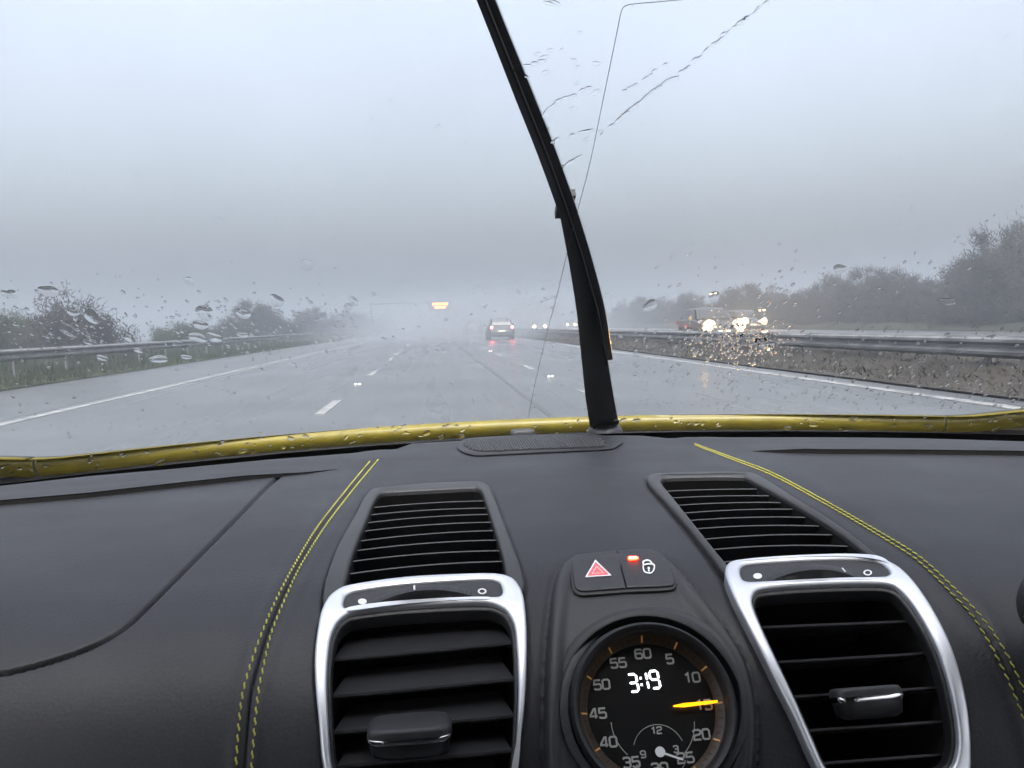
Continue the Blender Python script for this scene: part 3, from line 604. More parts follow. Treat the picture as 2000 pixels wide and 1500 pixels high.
def grid_part(name, mask, m):
    rr, cc = np.nonzero(mask); rr = rr + 1
    Fq = np.stack([idx[rr, cc], idx[rr + 1, cc], idx[rr + 1, cc + 1], idx[rr, cc + 1]], 1)
    if name in ('centre_cover', 'demister_strip'):
        top = np.nonzero(mask[0])[0]
        Fq = np.concatenate([Fq, np.stack([idx[0, top], idx[1, top], idx[1, top + 1], idx[0, top + 1]], 1)])
    u, inv = np.unique(Fq.ravel(), return_inverse=True)
    V = GR.reshape(-1, 3)[u].astype(np.float32); Fq = inv.reshape(-1, 4).astype(np.int32)
    me = bpy.data.meshes.new(name); me.vertices.add(len(V)); me.vertices.foreach_set('co', V.ravel())
    me.loops.add(Fq.size); me.loops.foreach_set('vertex_index', Fq.ravel()); me.polygons.add(len(Fq))
    me.polygons.foreach_set('loop_start', np.arange(0, Fq.size, 4, dtype=np.int32)); me.update(calc_edges=True)
    return obj(name, me, m, dash, 180)
for k, nm, mm in ((0, 'centre_cover', 'dash'), (1, 'side_skin', 'dash'), (2, 'airbag_cover', 'dash'), (3, 'side_skin', 'dash'), (4, 'demister_strip', 'dash'), (5, 'demister_strip', 'dash'), (6, 'console_pod', 'pod')):
    if ((reg == k) & keep).any(): grid_part(nm, (reg == k) & keep, M[mm])

for slot, tp in ((SLOT_L, lambda x: np.clip((660 - x) / 180, 0, 1)), (SLOT_R, lambda x: np.clip((x - 1440) / 130, 0, 1))):
    q = resample(slot, 80); k = tp(q[:, 0]); P0 = hitD(q[:, 0], q[:, 1], 0.0002); up = np.array([0, 0, 1.0])
    b = MB(); b.loops([[tuple(p) for p in P0 - np.array([0, 0.004, 0.0008])], [tuple(p) for p in P0 + up * (0.0041 * k)[:, None] - np.array([0, 0.0035, 0])], [tuple(p) for p in P0 + up * (0.0041 * k)[:, None] + np.array([0, 0.004, 0])]], False)
    b.build('demister_slot', M['void'], dash)
    b = MB(); b.loops([[tuple(p) for p in P0 + up * (0.0043 * k)[:, None] - np.array([0, 0.0042, 0])], [tuple(p) for p in P0 + up * (0.0040 * k)[:, None] + np.array([0, 0.022, 0])], [tuple(p) for p in P0 + up * (0.0028 * k - 0.0006)[:, None] + np.array([0, 0.05, 0])]], False)
    b.build('slot_lip', M['dash'], dash, 180)
# stitches: twisted thread pieces, one by one where they can be told apart
stm = MB()
stm.loops([[(x, r * math.cos(a) + 0.12 * math.sin(x * 6), r * math.sin(a)) for a in np.linspace(0, 2 * math.pi, 6, endpoint=False)] for x, r in ((-0.5, 0.05), (-0.42, 0.17), (-0.15, 0.2), (0.15, 0.2), (0.42, 0.17), (0.5, 0.05))], True, True, True)
stitch_me = mesh('stitch', stm.v, stm.f); stitch_me.materials.append(M['thread']); stitch_me.polygons.foreach_set('use_smooth', [True] * len(stitch_me.polygons))
cand = []
for key, ln in ST.items():
    P3 = hitD(ln[:, 0], ln[:, 1], 0.0009); s = np.concatenate([[0], np.cumsum(np.linalg.norm(np.diff(P3, axis=0), axis=1))])
    pitch = 0.0052; n = int(s[-1] / pitch)
    for i in range(n):
        a = np.array([np.interp((i + 0.10) * pitch, s, P3[:, j]) for j in range(3)]); b = np.array([np.interp((i + 0.86) * pitch, s, P3[:, j]) for j in range(3)])
        cand.append((np.linalg.norm((a + b) / 2 - CAM), a, b, key))
cand.sort(key=lambda c: c[0])
far = MB()
for q, (dd, a, b, key) in enumerate(cand):
    d = b - a; ln = np.linalg.norm(d); d /= ln; up = nD(np.array((a[1] + b[1]) / 2)); sd_ = np.cross(up, d); sd_ /= np.linalg.norm(sd_); up = np.cross(d, sd_)
    tw = rnd.uniform(0.05, 0.16); d2 = d + sd_ * tw; d2 /= np.linalg.norm(d2); s2 = np.cross(up, d2)
    Rm = np.stack([d2 * ln, s2 * 0.0025, up * 0.0026], 1); c = (a + b) / 2
    if q < 300:
        o = bpy.data.objects.new('stitch', stitch_me); COL.objects.link(o); o.parent = dash
        o.matrix_parent_inverse = Matrix.Translation(-Vector(dash.location)); mw = Matrix(Rm.tolist()).to_4x4(); mw.translation = Vector(c); o.matrix_basis = mw
    else:
        far.add(np.array(stm.v) @ Rm.T + c, stm.f)
o = far.build('stitching', M['thread'], dash, 180); o['kind'] = 'stuff'

# speaker grille with its raised lip, and the light sensor behind it
GRL = catmull([(906, 872), (914, 864), (940, 861), (1040, 856), (1144, 853), (1168, 857), (1182, 866), (1180, 876), (1150, 879), (1040, 883), (940, 887), (918, 882)], 6)
GRL_O = catmull([(893, 876), (905, 862), (940, 857), (1040, 852.5), (1150, 850.5), (1190, 856), (1216, 866), (1208, 873), (1196, 879), (1150, 882), (1040, 887), (930, 892), (905, 886)], 6)
sp_ = empty('speaker_grille', tuple(hitD(1045., 870.))); tag(sp_, 'ribbed dark speaker grille on top of the dashboard below the windscreen', 'speaker grille')
shape_on('surround', [GRL_O, GRL], 0.0, 0.0026, 0.0010, M['dash'], sp_, kscale=0.5)
shape_on('base', [GRL], 0.0, 0.0012, 0.0003, M['black'], sp_, kscale=0.5, fine=2)
rb = MB()
for k in range(64):
    x0 = 880 + k * 5.0; a = np.array([x0, 848.]); b = np.array([x0 + 26, 893.])
    tt = np.linspace(0, 1, 60); qx = a[0] + (b[0] - a[0]) * tt; qy = a[1] + (b[1] - a[1]) * tt; ins = inside(offset_poly(GRL, 1.0), qx, qy)
    if ins.sum() < 4: continue
    i0, i1 = np.nonzero(ins)[0][[0, -1]]; pp = hitD(np.linspace(qx[i0], qx[i1], 5), np.linspace(qy[i0], qy[i1], 5), 0.0024)
    rb.tube(pp, 0.0011, 5)
rb.build('rib', M['dash2'], sp_, 60)['kind'] = 'stuff'
_sb = hitD(1023., 853., 0.004); sen = MB()
for rr_ in (0,):
    ring = []
    for a in np.linspace(0, 2 * math.pi, 24, endpoint=False): ring.append((0.0155 * np.sign(math.cos(a)) * abs(math.cos(a)) ** 0.5, 0.009 * np.sign(math.sin(a)) * abs(math.sin(a)) ** 0.7))
    sen.loops([[(_sb[0] + x * k, _sb[1] + 0.012 + y * k, _sb[2] + z) for x, y in ring] for k, z in ((1, -0.012), (1, 0.000), (0.94, 0.0025), (0.7, 0.0038), (0.02, 0.004))], True, True, True)
tag(sen.build('light_sensor', M['dash2'], None, 50), 'small rounded light sensor behind the speaker grille', 'sensor')

# ------------------------------------------------------------------ air vents
def hitpod(px, py, off=0.0): return hitD(px, py, np.asarray(off) + 0.0045)
INTO = np.array([0.0, 0.97, -0.24])
def well(name, lp, depth, parent, into=None, z0=-0.001):
    lp = resample(lp, 90, True); P0 = hitD(lp[:, 0], lp[:, 1], z0); c = P0.mean(0)
    b = MB(); d = INTO if into is None else into
    Ls = [P0 + d * t + (c - P0) * s for t, s in ((0, 0), (depth * 0.5, 0.01), (depth, 0.03))]
    b.loops([[tuple(p) for p in l] for l in Ls], True, False, True); return b.build(name, M['void'], parent, 40)
def slat_line(lp, p0, p1, inset=0.0):
    """clips a measured slat edge to the opening's outline"""
    t = np.linspace(-0.15, 1.15, 400); x = p0[0] + (p1[0] - p0[0]) * t; y = p0[1] + (p1[1] - p0[1]) * t; k = np.nonzero(inside(lp, x, y))[0]
    if len(k) < 5: return None
    return np.array([x[k[0]] + inset, y[k[0]]]), np.array([x[k[-1]] - inset, y[k[-1]]])
def upper_vent(name, O, I, lines, label):
    root = empty(name, tuple(hitD(I[:, 0].mean(), I[:, 1].mean()))); tag(root, label, 'air vent', 'slatted vents on top of the dashboard')
    shape_on('frame', [O, I], -0.003, 0.0042, 0.0022, M['dash2'], root, kscale=0.33, bres=4)
    well('duct', I, 0.05, root, np.array([0, 0.35, -0.94]), -0.0005)
    for p0, p1, arc in lines:
        r = slat_line(offset_poly(I, -3), p0, p1)
        if r is None: continue
        t = np.linspace(0, 1, 13); x = r[0][0] + (r[1][0] - r[0][0]) * t; y = r[0][1] + (r[1][1] - r[0][1]) * t - arc * 4 * t * (1 - t)
        top = hitD(x, y, -0.0022); w = np.array([0, 1.0, 0.0]) * 0.0011
        dn = np.array([0, 0.55, -0.83]) * 0.013
        b = MB(); b.loops([[tuple(p - w) for p in top], [tuple(p - w * 0.3 + np.array([0, 0, .0005])) for p in top], [tuple(p + w) for p in top], [tuple(p + w + dn) for p in top], [tuple(p - w + dn) for p in top], [tuple(p - w) for p in top]], False)
        b.build('slat', M['slat'], root, 50)
def pl(c, off, sc): return tuple((off[0] + a / sc, off[1] + b_ / sc) for a, b_ in c)
LL = [((790, 312), (1250, 285)), ((775, 345), (1258, 317)), ((760, 380), (1268, 345)), ((735, 418), (1280, 380)), ((720, 462), (1290, 418)), ((700, 505), (1305, 460)), ((680, 553), (1320, 507)), ((655, 610), (1335, 555)), ((640, 668), (1350, 615)), ((620, 735), (1365, 680))]
LR = [((90, 242), (510, 232)), ((115, 272), (560, 262)), ((145, 305), (615, 292)), ((175, 340), (670, 322)), ((205, 373), (735, 358)), ((240, 410), (795, 397)), ((275, 457), (850, 437)), ((310, 503), (920, 487)), ((345, 560), (1000, 543)), ((380, 625), (1080, 605))]
upper_vent('top_vent', UVL_O, UVL_I, [(*pl(c, (400, 850), 2.3077), 2.5 + 0.35 * i) for i, c in enumerate(LL)], 'tapering slatted vent on the dashboard top, left of the clock')
upper_vent('top_vent', UVR_O, UVR_I, [(*pl(c, (1250, 850), 2.3077), 1.5 + 0.5 * i) for i, c in enumerate(LR)], 'tapering slatted vent on the dashboard top, right of the clock')

def face_vent(name, O, I, S, fronts, tab, depth_v, wheel, dots, label, tab_tilt):
    root = empty(name, tuple(hitD(I[:, 0].mean(), 1400.))); tag(root, label, 'air vent', 'aluminium framed face vents')
    shape_on('frame', [O, I, S], -0.004, 0.0068, 0.0020, M['alu'], root, kscale=0.27, bres=4)
    # dark inner lip between the frame and the duct
    shape_on('inner_lip', [offset_poly(I, -3), offset_poly(I, 7)], -0.006, 0.0030, 0.0012, M['black'], root, kscale=0.27)
    well('duct', offset_poly(I, 1), 0.07, root, z0=-0.004)
    shape_on('recess', [offset_poly(S, -3)], -0.001, 0.0047, 0.0004, M['pod'], root, kscale=0.27, fine=1)
    for fr in fronts:
        r = slat_line(offset_poly(I, 4), *fr)
        if r is None: continue
        t = np.linspace(0, 1, 7); x = r[0][0] + (r[1][0] - r[0][0]) * t; y = r[0][1] + (r[1][1] - r[0][1]) * t
        f = hitD(x, y, 0.0) + INTO * 0.006; bk = np.array(depth_v); th = np.array([0, 0.0006, -0.0026])
        ins = np.linspace(1, -1, 7)[:, None] * np.array([0.006, 0, 0])
        b = MB(); b.loops([[tuple(p) for p in f + th], [tuple(p) for p in f + th * 0.4 + np.array([0, -0.0008, 0])], [tuple(p) for p in f], [tuple(p) for p in f + bk + ins], [tuple(p) for p in f + bk + th + ins], [tuple(p) for p in f + th]], False)
        b.build('slat', M['slat'], root, 45)
    # adjusting tab with its bright lower edge
    (tx, ty), tw, tz = tab
    c = hitD(float(tx), float(ty), 0.004); half = tw * 0.48 / FOC / 2
    T1 = np.array([1.0, 0, 0.0]); T2 = np.array([0, math.cos(tab_tilt), math.sin(tab_tilt)]); T3 = np.cross(T1, T2)
    ang = np.linspace(0, 2 * math.pi, 40, endpoint=False)
    def se(a, p=0.45): return np.sign(math.cos(a)) * abs(math.cos(a)) ** p, np.sign(math.sin(a)) * abs(math.sin(a)) ** p
    Ls = []
    for k, z in ((0.80, 0.0034), (0.93, 0.0030), (0.99, 0.0015), (1.0, -0.001)):
        Ls.append([tuple(c + T1 * half * k * se(a)[0] + T2 * tz * k * se(a)[1] + T3 * z) for a in ang])
    b = MB(); b.loops(Ls, True, True, False); tb = b.build('tab', M['pod'], root, 60)
    b = MB(); b.loops([[tuple(c + T1 * half * 1.005 * k * se(a)[0] + T2 * tz * 1.01 * k * se(a)[1] + T3 * z) for a in ang] for k, z in ((1.0, -0.001), (1.02, -0.002), (0.97, -0.0036))], True, False, False); b.build('bright_edge', M['chrome'], tb, 60)
    b = MB(); b.loops([[tuple(c + T1 * half * k * se(a)[0] + T2 * tz * k * se(a)[1] + T3 * z) for a in ang] for k, z in ((0.97, -0.0036), (0.9, -0.010), (0.7, -0.012))], True, False, True); b.build('stem', M['slat'], tb, 60)
    # knurled thumb wheel in the slot
    (wx0, wy0), (wx1, wy1), mark = wheel
    A = hitD(float(wx0), float(wy0), 0.0); B = hitD(float(wx1), float(wy1), 0.0); e1 = (B - A); ch = np.linalg.norm(e1); e1 /= ch
    nn = nD(np.array((A[1] + B[1]) / 2)); e2 = np.cross(nn, e1); e2 /= np.linalg.norm(e2); nn = np.cross(e1, e2)
    sag = 0.0075; R_ = (ch ** 2 / 4 + sag ** 2) / (2 * sag); ctr = (A + B) / 2 + nn * (sag + 0.0038 - R_)
    hw = 0.0034; th = np.linspace(-math.asin(min(1, ch / 2 / R_)), math.asin(min(1, ch / 2 / R_)), 97)
    prof = [(-hw, -0.0016), (-hw * 0.8, -0.0002), (-hw * .3, 0), (hw * .3, 0), (hw * 0.8, -0.0002), (hw, -0.0016)]
    Ls = [[tuple(ctr + (R_ + dr + (0.00022 if i % 2 else 0)) * (math.sin(a) * e1 + math.cos(a) * nn) + u * e2) for i, a in enumerate(th)] for u, dr in [(-hw, -0.006)] + prof + [(hw, -0.006)]]
    b = MB(); b.loops(Ls, False); wh = b.build('thumb_wheel', M['slat'], root, 25)
    a = th[int(mark * 96)]; rm = np.stack([math.cos(a) * e1 - math.sin(a) * nn, e2, math.sin(a) * e1 + math.cos(a) * nn], 1)
    MB().box(ctr + (R_ + 0.0003) * (math.sin(a) * e1 + math.cos(a) * nn), (0.0009, 0.0042, 0.0006), rm).build('index_mark', M['print'], wh)
    (dx0, dy0), (dx1, dy1) = dots
    for (qx, qy), r2, nm in (((dx0, dy0), None, 'open_symbol'), ((dx1, dy1), 0.65, 'closed_symbol')):
        ang = np.linspace(0, 2 * math.pi, 24, endpoint=False); R0 = np.stack([qx + 8.5 * np.cos(ang), qy + 5.5 * np.sin(ang)], 1)
        P = hitD(R0[:, 0], R0[:, 1], 0.0053); b = MB()
        if r2 is None: b.add(P, [tuple(range(23, -1, -1))])
        else:
            R1 = np.stack([qx + 8.5 * 0.62 * np.cos(ang), qy + 5.5 * 0.62 * np.sin(ang)], 1); b.loops([P, hitD(R1[:, 0], R1[:, 1], 0.0053)])
        b.build(nm, M['print'], root)
    # shadow gap seal round the frame
    return root
FL = [pl(c, (400, 850), 2.3077) for c in (((610, 1010), (1360, 940)), ((590, 1180), (1365, 1105)), ((600, 1345), (1365, 1272)), ((600, 1500), (1365, 1432)), ((600, 1660), (1365, 1590)))]
FR = [pl(c, (1250, 850), 2.3077) for c in (((530, 866), (1215, 838)), ((600, 1026), (1290, 985)), ((650, 1185), (1350, 1140)), ((710, 1340), (1385, 1295)), ((780, 1490), (1390, 1445)))]
face_vent('face_vent', SVL_O, SVL_I, SVL_S, FL, ((801, 1424), 150, 0.0135), (0, 0.026, 0.002), ((728, 1188), (928, 1172), 0.42), ((709, 1190), (942, 1170)), 'aluminium framed air vent left of the clock with its tab low and slats open', -0.10)
face_vent('face_vent', SVR_O, SVR_I, SVR_S, FR, ((1684, 1358), 128, 0.009), (0, 0.026, -0.014), ((1492, 1144), (1668, 1134), 0.86), ((1478, 1140), (1692, 1133)), 'aluminium framed air vent right of the clock with slats tilted shut', -0.42)

# ------------------------------------------------------------------ hazard and lock switches on the pod
swr = empty('switch_panel', tuple(hitD(1218., 1133.))); tag(swr, 'black two button switch panel with red hazard triangle above the clock', 'switch panel')
shape_on('surround', [offset_poly(SW_O, -4), offset_poly(SW_O, 6)], -0.003, 0.0010, 0.0006, M['black'], swr, hit=hitpod)
def cut_half(lp, left):
    lp = resample(lp, 240, True); f = lambda y: 1205 + (y - 1095) / 70 * 17 + (-0.8 if left else 0.8)
    k = np.array([(x < f(y)) == left for x, y in lp]); i = int(np.nonzero(k & ~np.roll(k, 1))[0][0]); lp = np.roll(lp, -i, 0); k = np.roll(k, -i); p = lp[k]
    e0, e1 = (f(p[-1][1]), p[-1][1]), (f(p[0][1]), p[0][1]); return np.vstack([p, [e0], [e1]])
bt = offset_poly(SW_O, 1.0)
b1 = shape_on('button', [cut_half(bt, True)], -0.002, 0.0022, 0.0006, M['pod'], swr, hit=hitpod); b1['label'] = 'hazard button with red triangle'
b2 = shape_on('button', [cut_half(bt, False)], -0.002, 0.0022, 0.0006, M['pod'], swr, hit=hitpod); b2['label'] = 'door lock button with lit red lamp'
def tri(s): 
    P = np.array([(1162.5, 1113.5), (1142, 1147.5), (1194, 1144)]); c = P.mean(0); return resample(c + (P - c) * s, 45, True)
hz_red = mat('hazard_red', (0.62, 0.05, 0.06), 0.4, emit=(1.0, 0.10, 0.10), estr=0.35)
shape_on('triangle_border', [tri(1.0), tri(0.83)], 0.0020, 0.0026, 0.0001, M['print'], b1, hit=hitpod)
shape_on('red_triangle', [tri(0.82), tri(0.48)], 0.0020, 0.0025, 0.0001, hz_red, b1, hit=hitpod)
shape_on('inner_border', [tri(0.47), tri(0.36)], 0.0020, 0.0026, 0.0001, mat('pink_print', (0.75, 0.38, 0.38), 0.5), b1, hit=hitpod)
shape_on('inner_triangle', [tri(0.355)], 0.0020, 0.0025, 0.0001, hz_red, b1, hit=hitpod)
def ell(x, y, a, b_, n=28): return np.array([(x + a * math.cos(t), y + b_ * math.sin(t)) for t in np.linspace(0, 2 * math.pi, n, endpoint=False)])
LK = (1266, 1132)
body_o = catmull([(1254, 1126), (1256, 1122), (1266, 1120), (1276, 1121), (1278.5, 1125), (1277, 1133), (1273, 1138.5), (1266, 1140.5), (1258, 1138), (1255, 1133)], 4); body_i = offset_poly(body_o, 2.6)
lockp = shape_on('padlock_symbol', [body_o, body_i], 0.0020, 0.0026, 0.0001, M['print'], b2, hit=hitpod)
sh = [(1257, 1123), (1255, 1117), (1258, 1115), (1264, 1113.5), (1270, 1115), (1273, 1121)]
sho = catmull([(1254.5, 1123), (1254, 1117), (1258, 1114), (1264, 1113), (1270, 1115), (1274, 1121), (1271.6, 1121.5), (1268.5, 1117), (1263.5, 1115.6), (1259, 1117), (1257, 1119), (1257.3, 1122)], 4)
shape_on('shackle_symbol', [sho], 0.0020, 0.0026, 0.0001, M['print'], b2, hit=hitpod)
shape_on('keyhole_symbol', [catmull([(1266, 1127), (1268.5, 1129), (1267.4, 1131.5), (1268, 1135.5), (1264.6, 1135.8), (1265, 1131.5), (1263.6, 1129)], 4)], 0.0020, 0.0026, 0.0001, M['print'], b2, hit=hitpod)
led = mat('red_led', (1, 0.2, 0.1), 0.4, emit=(1.0, 0.02, 0.005), estr=5.0); ledc = mat('led_core', (1, 0.5, 0.4), 0.4, emit=(1.0, 0.24, 0.15), estr=2.2)
lc = catmull([(1225.5, 1110), (1228, 1107.5), (1242, 1107), (1247, 1110.5), (1242, 1114), (1228, 1114.5)], 5)
ldo = shape_on('lamp', [lc], 0.0020, 0.0028, 0.0002, led, b2, hit=hitpod)
shape_on('lamp_core', [offset_poly(lc, 2.4)], 0.0020, 0.0030, 0.0001, ledc, b2, hit=hitpod)

# ------------------------------------------------------------------ the clock
ce = math.radians(33)
CN = np.array([-0.04, -math.cos(ce), math.sin(ce)]); CN /= np.linalg.norm(CN)
E1 = np.cross([0, 0, 1.0], CN) * -1; E1 = np.array([1.0, 0, 0]) - CN * CN[0]; E1 /= np.linalg.norm(E1); E2 = np.cross(CN, E1)
CC = hitD(float(CLK_C[0]), float(CLK_C[1]), 0.004)
PXM = np.linalg.norm(CC - CAM) / FOC               # metres per picture pixel at the clock
clock = empty('dashboard_clock', tuple(CC)); tag(clock, 'round black dashboard clock with orange needle showing 3:19 in white digits', 'clock')
def ringpts(r, z, n=96): return [tuple(CC + r * PXM * (math.cos(t) * E1 + math.sin(t) * E2) + CN * z) for t in np.linspace(0, 2 * math.pi, n, endpoint=False)]
b = MB(); b.loops([ringpts(r, z) for r, z in ((186, -0.005), (174, -0.001), (167, -0.001), (162, -0.005), (158, -0.012), (150, -0.014))], True); b.build('collar', M['black'], clock, 50)
b = MB(); b.loops([ringpts(r, z) for r, z in ((157, -0.014), (155, -0.002), (151, 0.0035), (145, 0.0062), (139, 0.0055), (134, 0.0025), (132, -0.001))], True); b.build('bezel', M['black'], clock, 70)
amber = mat('dim_amber_ring', (0.030, 0.017, 0.008), 0.35, spec=0.5)
tickm = mat('amber_tick', (0.30, 0.16, 0.06), 0.5, emit=(1.0, 0.45, 0.12), estr=0.05)
b = MB(); b.loops([ringpts(r, z) for r, z in ((132.5, -0.001), (129, -0.002), (119, -0.0042), (117, -0.0052))], True); rg = b.build('minute_ring', amber, clock, 50)
for k in range(60):
    a = math.radians(90 - 6 * k); big = k % 5 == 0; r0, r1 = (119, 130) if big else (121, 127); w = 1.5 if big else 1.1
    q = lambda r, s: CC + PXM * (r * (math.cos(a) * E1 + math.sin(a) * E2) + s * (-math.sin(a) * E1 + math.cos(a) * E2)) + CN * (-0.0042 + (r - 119) / 10 * 0.0022 + 0.0005)
    MB().add([q(r0, -w), q(r1, -w), q(r1, w), q(r0, w)], [(0, 1, 2, 3)]).build('minute_mark', tickm if big else mat('dark_tick', (0.02, 0.012, 0.006), 0.5) if k == 1 else (tickm if big else bpy.data.materials['dark_tick']), rg)
FZ = -0.0062
face = mat('clock_face', (0.006, 0.006, 0.006), 0.35, spec=0.3)
b = MB(); b.add(ringpts(118, FZ), [tuple(range(96))]); dial = b.build('dial', face, clock)
def face_pt(u, v, z=0.0): return CC + PXM * (u * E1 + v * E2) + CN * (FZ + z)
DIG = {'0': [[(0.12, 0), (0.5, 0), (0.62, 0.14), (0.62, 0.86), (0.5, 1), (0.12, 1), (0, 0.86), (0, 0.14), (0.12, 0)]], '1': [[(0.12, 0.78), (0.38, 1), (0.38, 0)]],
       '2': [[(0, 0.80), (0, 0.88), (0.12, 1), (0.5, 1), (0.62, 0.88), (0.62, 0.64), (0.5, 0.52), (0.12, 0.46), (0, 0.32), (0, 0), (0.62, 0)]],
       '3': [[(0, 0.84), (0.12, 1), (0.5, 1), (0.62, 0.86), (0.62, 0.64), (0.48, 0.52), (0.2, 0.52)], [(0.48, 0.52), (0.62, 0.40), (0.62, 0.14), (0.5, 0), (0.12, 0), (0, 0.16)]],
       '4': [[(0.48, 0), (0.48, 1), (0.36, 1), (0, 0.34), (0, 0.24), (0.64, 0.24)]], '5': [[(0.60, 1), (0.04, 1), (0.02, 0.56), (0.5, 0.58), (0.62, 0.46), (0.62, 0.12), (0.5, 0), (0.12, 0), (0, 0.14)]],
       '6': [[(0.6, 0.88), (0.5, 1), (0.12, 1), (0, 0.86), (0, 0.14), (0.12, 0), (0.5, 0), (0.62, 0.14), (0.62, 0.44), (0.5, 0.56), (0.02, 0.56)]],
       '9': [[(0.02, 0.12), (0.12, 0), (0.5, 0), (0.62, 0.14), (0.62, 0.86), (0.5, 1), (0.12, 1), (0, 0.86), (0, 0.56), (0.12, 0.44), (0.6, 0.44)]]}
def stroke(b, pts, w, f):
    pts = np.array(pts, float); n = len(pts); Lf = []; Rt = []
    closed = np.allclose(pts[0], pts[-1])
    for i in range(n):
        if closed and i in (0, n - 1): d0 = pts[1] - pts[0]; d1 = pts[-1] - pts[-2]
        else: d0 = pts[min(i + 1, n - 1)] - pts[min(i, n - 2)]; d1 = pts[max(i, 1)] - pts[max(i - 1, 0)]
        d0 = d0 / np.linalg.norm(d0); d1 = d1 / np.linalg.norm(d1); d = d0 + d1; d /= np.linalg.norm(d); nn = np.array([-d[1], d[0]])
        k = w / 2 / max(0.5, abs(nn.dot([-d0[1], d0[0]]))); Lf.append(pts[i] + nn * k); Rt.append(pts[i] - nn * k)
    b.loops([[tuple(f(*p)) for p in Rt], [tuple(f(*p)) for p in Lf]], False)
numer = mat('dial_numeral', (0.19, 0.19, 0.187), 0.6, emit=(1, 0.98, 0.92), estr=0.02)
def numeral(txt, u, v, hgt, w, m, name='numeral'):
    adv = 0.98 * hgt; tot = adv * (len(txt) - 1) + 0.76 * hgt; b = MB()
    for i, chh in enumerate(txt):
        for st_ in DIG[chh]: stroke(b, [(u - tot / 2 + i * adv + 1.22 * x * hgt, v - hgt / 2 + y * hgt) for x, y in st_], w, lambda x, y: face_pt(x, y, 0.0006))
    return b.build(name, m, dial)
for k, txt in enumerate(['60', '5', '10', '15', '20', '25', '30', '35', '40', '45', '50', '55']):
    a = math.radians(90 - 30 * k); numeral(txt, 98 * math.cos(a), 100 * math.sin(a), 16.5, 3.4, numer)
small = mat('small_dial_print', (0.26, 0.26, 0.25), 0.6)
SU, SV = 4.0, -74.0
for txt, u, v in (('12', 0, 37), ('3', 30, 3), ('6', 0, -32), ('9', -30, -1)): numeral(txt, SU + u, SV + v, 11, 2.4, small)
b = MB()
for a0, a1, r in ((20, 160, 47), (-160, -20, 47)):
    aa = np.radians(np.linspace(a0, a1, 30)); stroke(b, [(SU + r * math.cos(t), SV + r * math.sin(t)) for t in aa], 1.2, lambda x, y: face_pt(x, y, 0.0004))
for a0, a1 in ((-50, -5), (178, 225)):
    aa = np.radians(np.linspace(a0, a1, 24)); stroke(b, [(76 * math.cos(t), -20 + 76 * math.sin(t)) for t in aa], 1.2, lambda x, y: face_pt(x, y, 0.0004))
b.build('sub_dial_ring', small, dial)
# the digital readout, leaning seven segment digits
lcd = mat('white_lcd', (1, 1, 1), 0.5, emit=(0.93, 0.95, 1.0), estr=1.6)
def seg(txt, u, v, hgt, name):
    on = {'3': 'abgcd', '1': 'bc', '9': 'abcdfg'}[txt]; wd = 0.50 * hgt; t = 0.13 * hgt; b = MB(); g_ = 0.03 * hgt
    S = {'a': ((0, 1), (1, 1)), 'g': ((0, .5), (1, .5)), 'd': ((0, 0), (1, 0)), 'b': ((1, .5), (1, 1)), 'c': ((1, 0), (1, .5)), 'f': ((0, .5), (0, 1)), 'e': ((0, 0), (0, .5))}
    for s in on:
        p, q = np.array(S[s], float) * np.array([wd, hgt]); d = (q - p) / np.linalg.norm(q - p); p = p + d * g_; q = q - d * g_; n_ = np.array([-d[1], d[0]]) * t / 2
        pts = [p, p + d * t / 2 + n_, q - d * t / 2 + n_, q, q - d * t / 2 - n_, p + d * t / 2 - n_]
        b.add([face_pt(u + x - 0.06 * y, v + y, 0.0008) for x, y in pts], [(5, 4, 3, 2, 1, 0)])
    return b.build(name, lcd, dial)
SGW = 31
seg('3', -33, 33, SGW, 'display_digit'); seg('1', -14, 35, SGW, 'display_digit'); seg('9', 8, 36, SGW, 'display_digit')
b = MB()
for yy in (44, 56): b.add([face_pt(-11 + x, yy + y, 0.0008) for x, y in ((-2, -2), (2, -2), (2, 2), (-2, 2))], [(0, 1, 2, 3)])
b.build('display_colon', lcd, dial)
shape_on('trim_ring', [ell(CLK_C[0] + 3, CLK_C[1], 184, 186, 72), ell(CLK_C[0] + 3, CLK_C[1], 166, 167, 72)], -0.006, 0.0016, 0.0010, M['pod'], clock, hit=hitpod)
# hands
ndl = mat('orange_needle', (0.9, 0.45, 0.02), 0.4, emit=(1.0, 0.42, 0.0), estr=0.9)
b = MB(); a = math.radians(1.5); q = lambda r, s, z: CC + PXM * (r * (math.cos(a) * E1 + math.sin(a) * E2) + s * (-math.sin(a) * E1 + math.cos(a) * E2)) + CN * (FZ + z)
b.add([q(40, -1.2, .003), q(60, -4.0, .003), q(123, -2.2, .003), q(123, 2.2, .003), q(60, 3.2, .003), q(40, 1.2, .003)] + [q(40, 0, .002), q(60, -3, .002), q(123, -2, .002), q(123, 2, .002), q(60, 3, .002), q(40, 0, .002)], [(0, 1, 2, 3, 4, 5), (0, 6, 7, 1), (1, 7, 8, 2), (2, 8, 9, 3), (3, 9, 10, 4), (4, 10, 11, 5), (5, 11, 6, 0)])
b.build('second_hand', ndl, clock)
b = MB(); ha = math.radians(-22); q2 = lambda r, s, z: face_pt(SU + r * math.cos(ha) - s * math.sin(ha), SV + r * math.sin(ha) + s * math.cos(ha), z)
b.add([q2(-9, -2, .002), q2(40, -1.6, .002), q2(44, 0, .002), q2(40, 1.6, .002), q2(-9, 2, .002)], [(0, 1, 2, 3, 4)])
b.add([q2(9 * math.cos(t), 9 * math.sin(t), .0026) for t in np.linspace(0, 6.283, 20, endpoint=False)], [tuple(range(20))]); b.build('hour_hand', M['print'], clock)

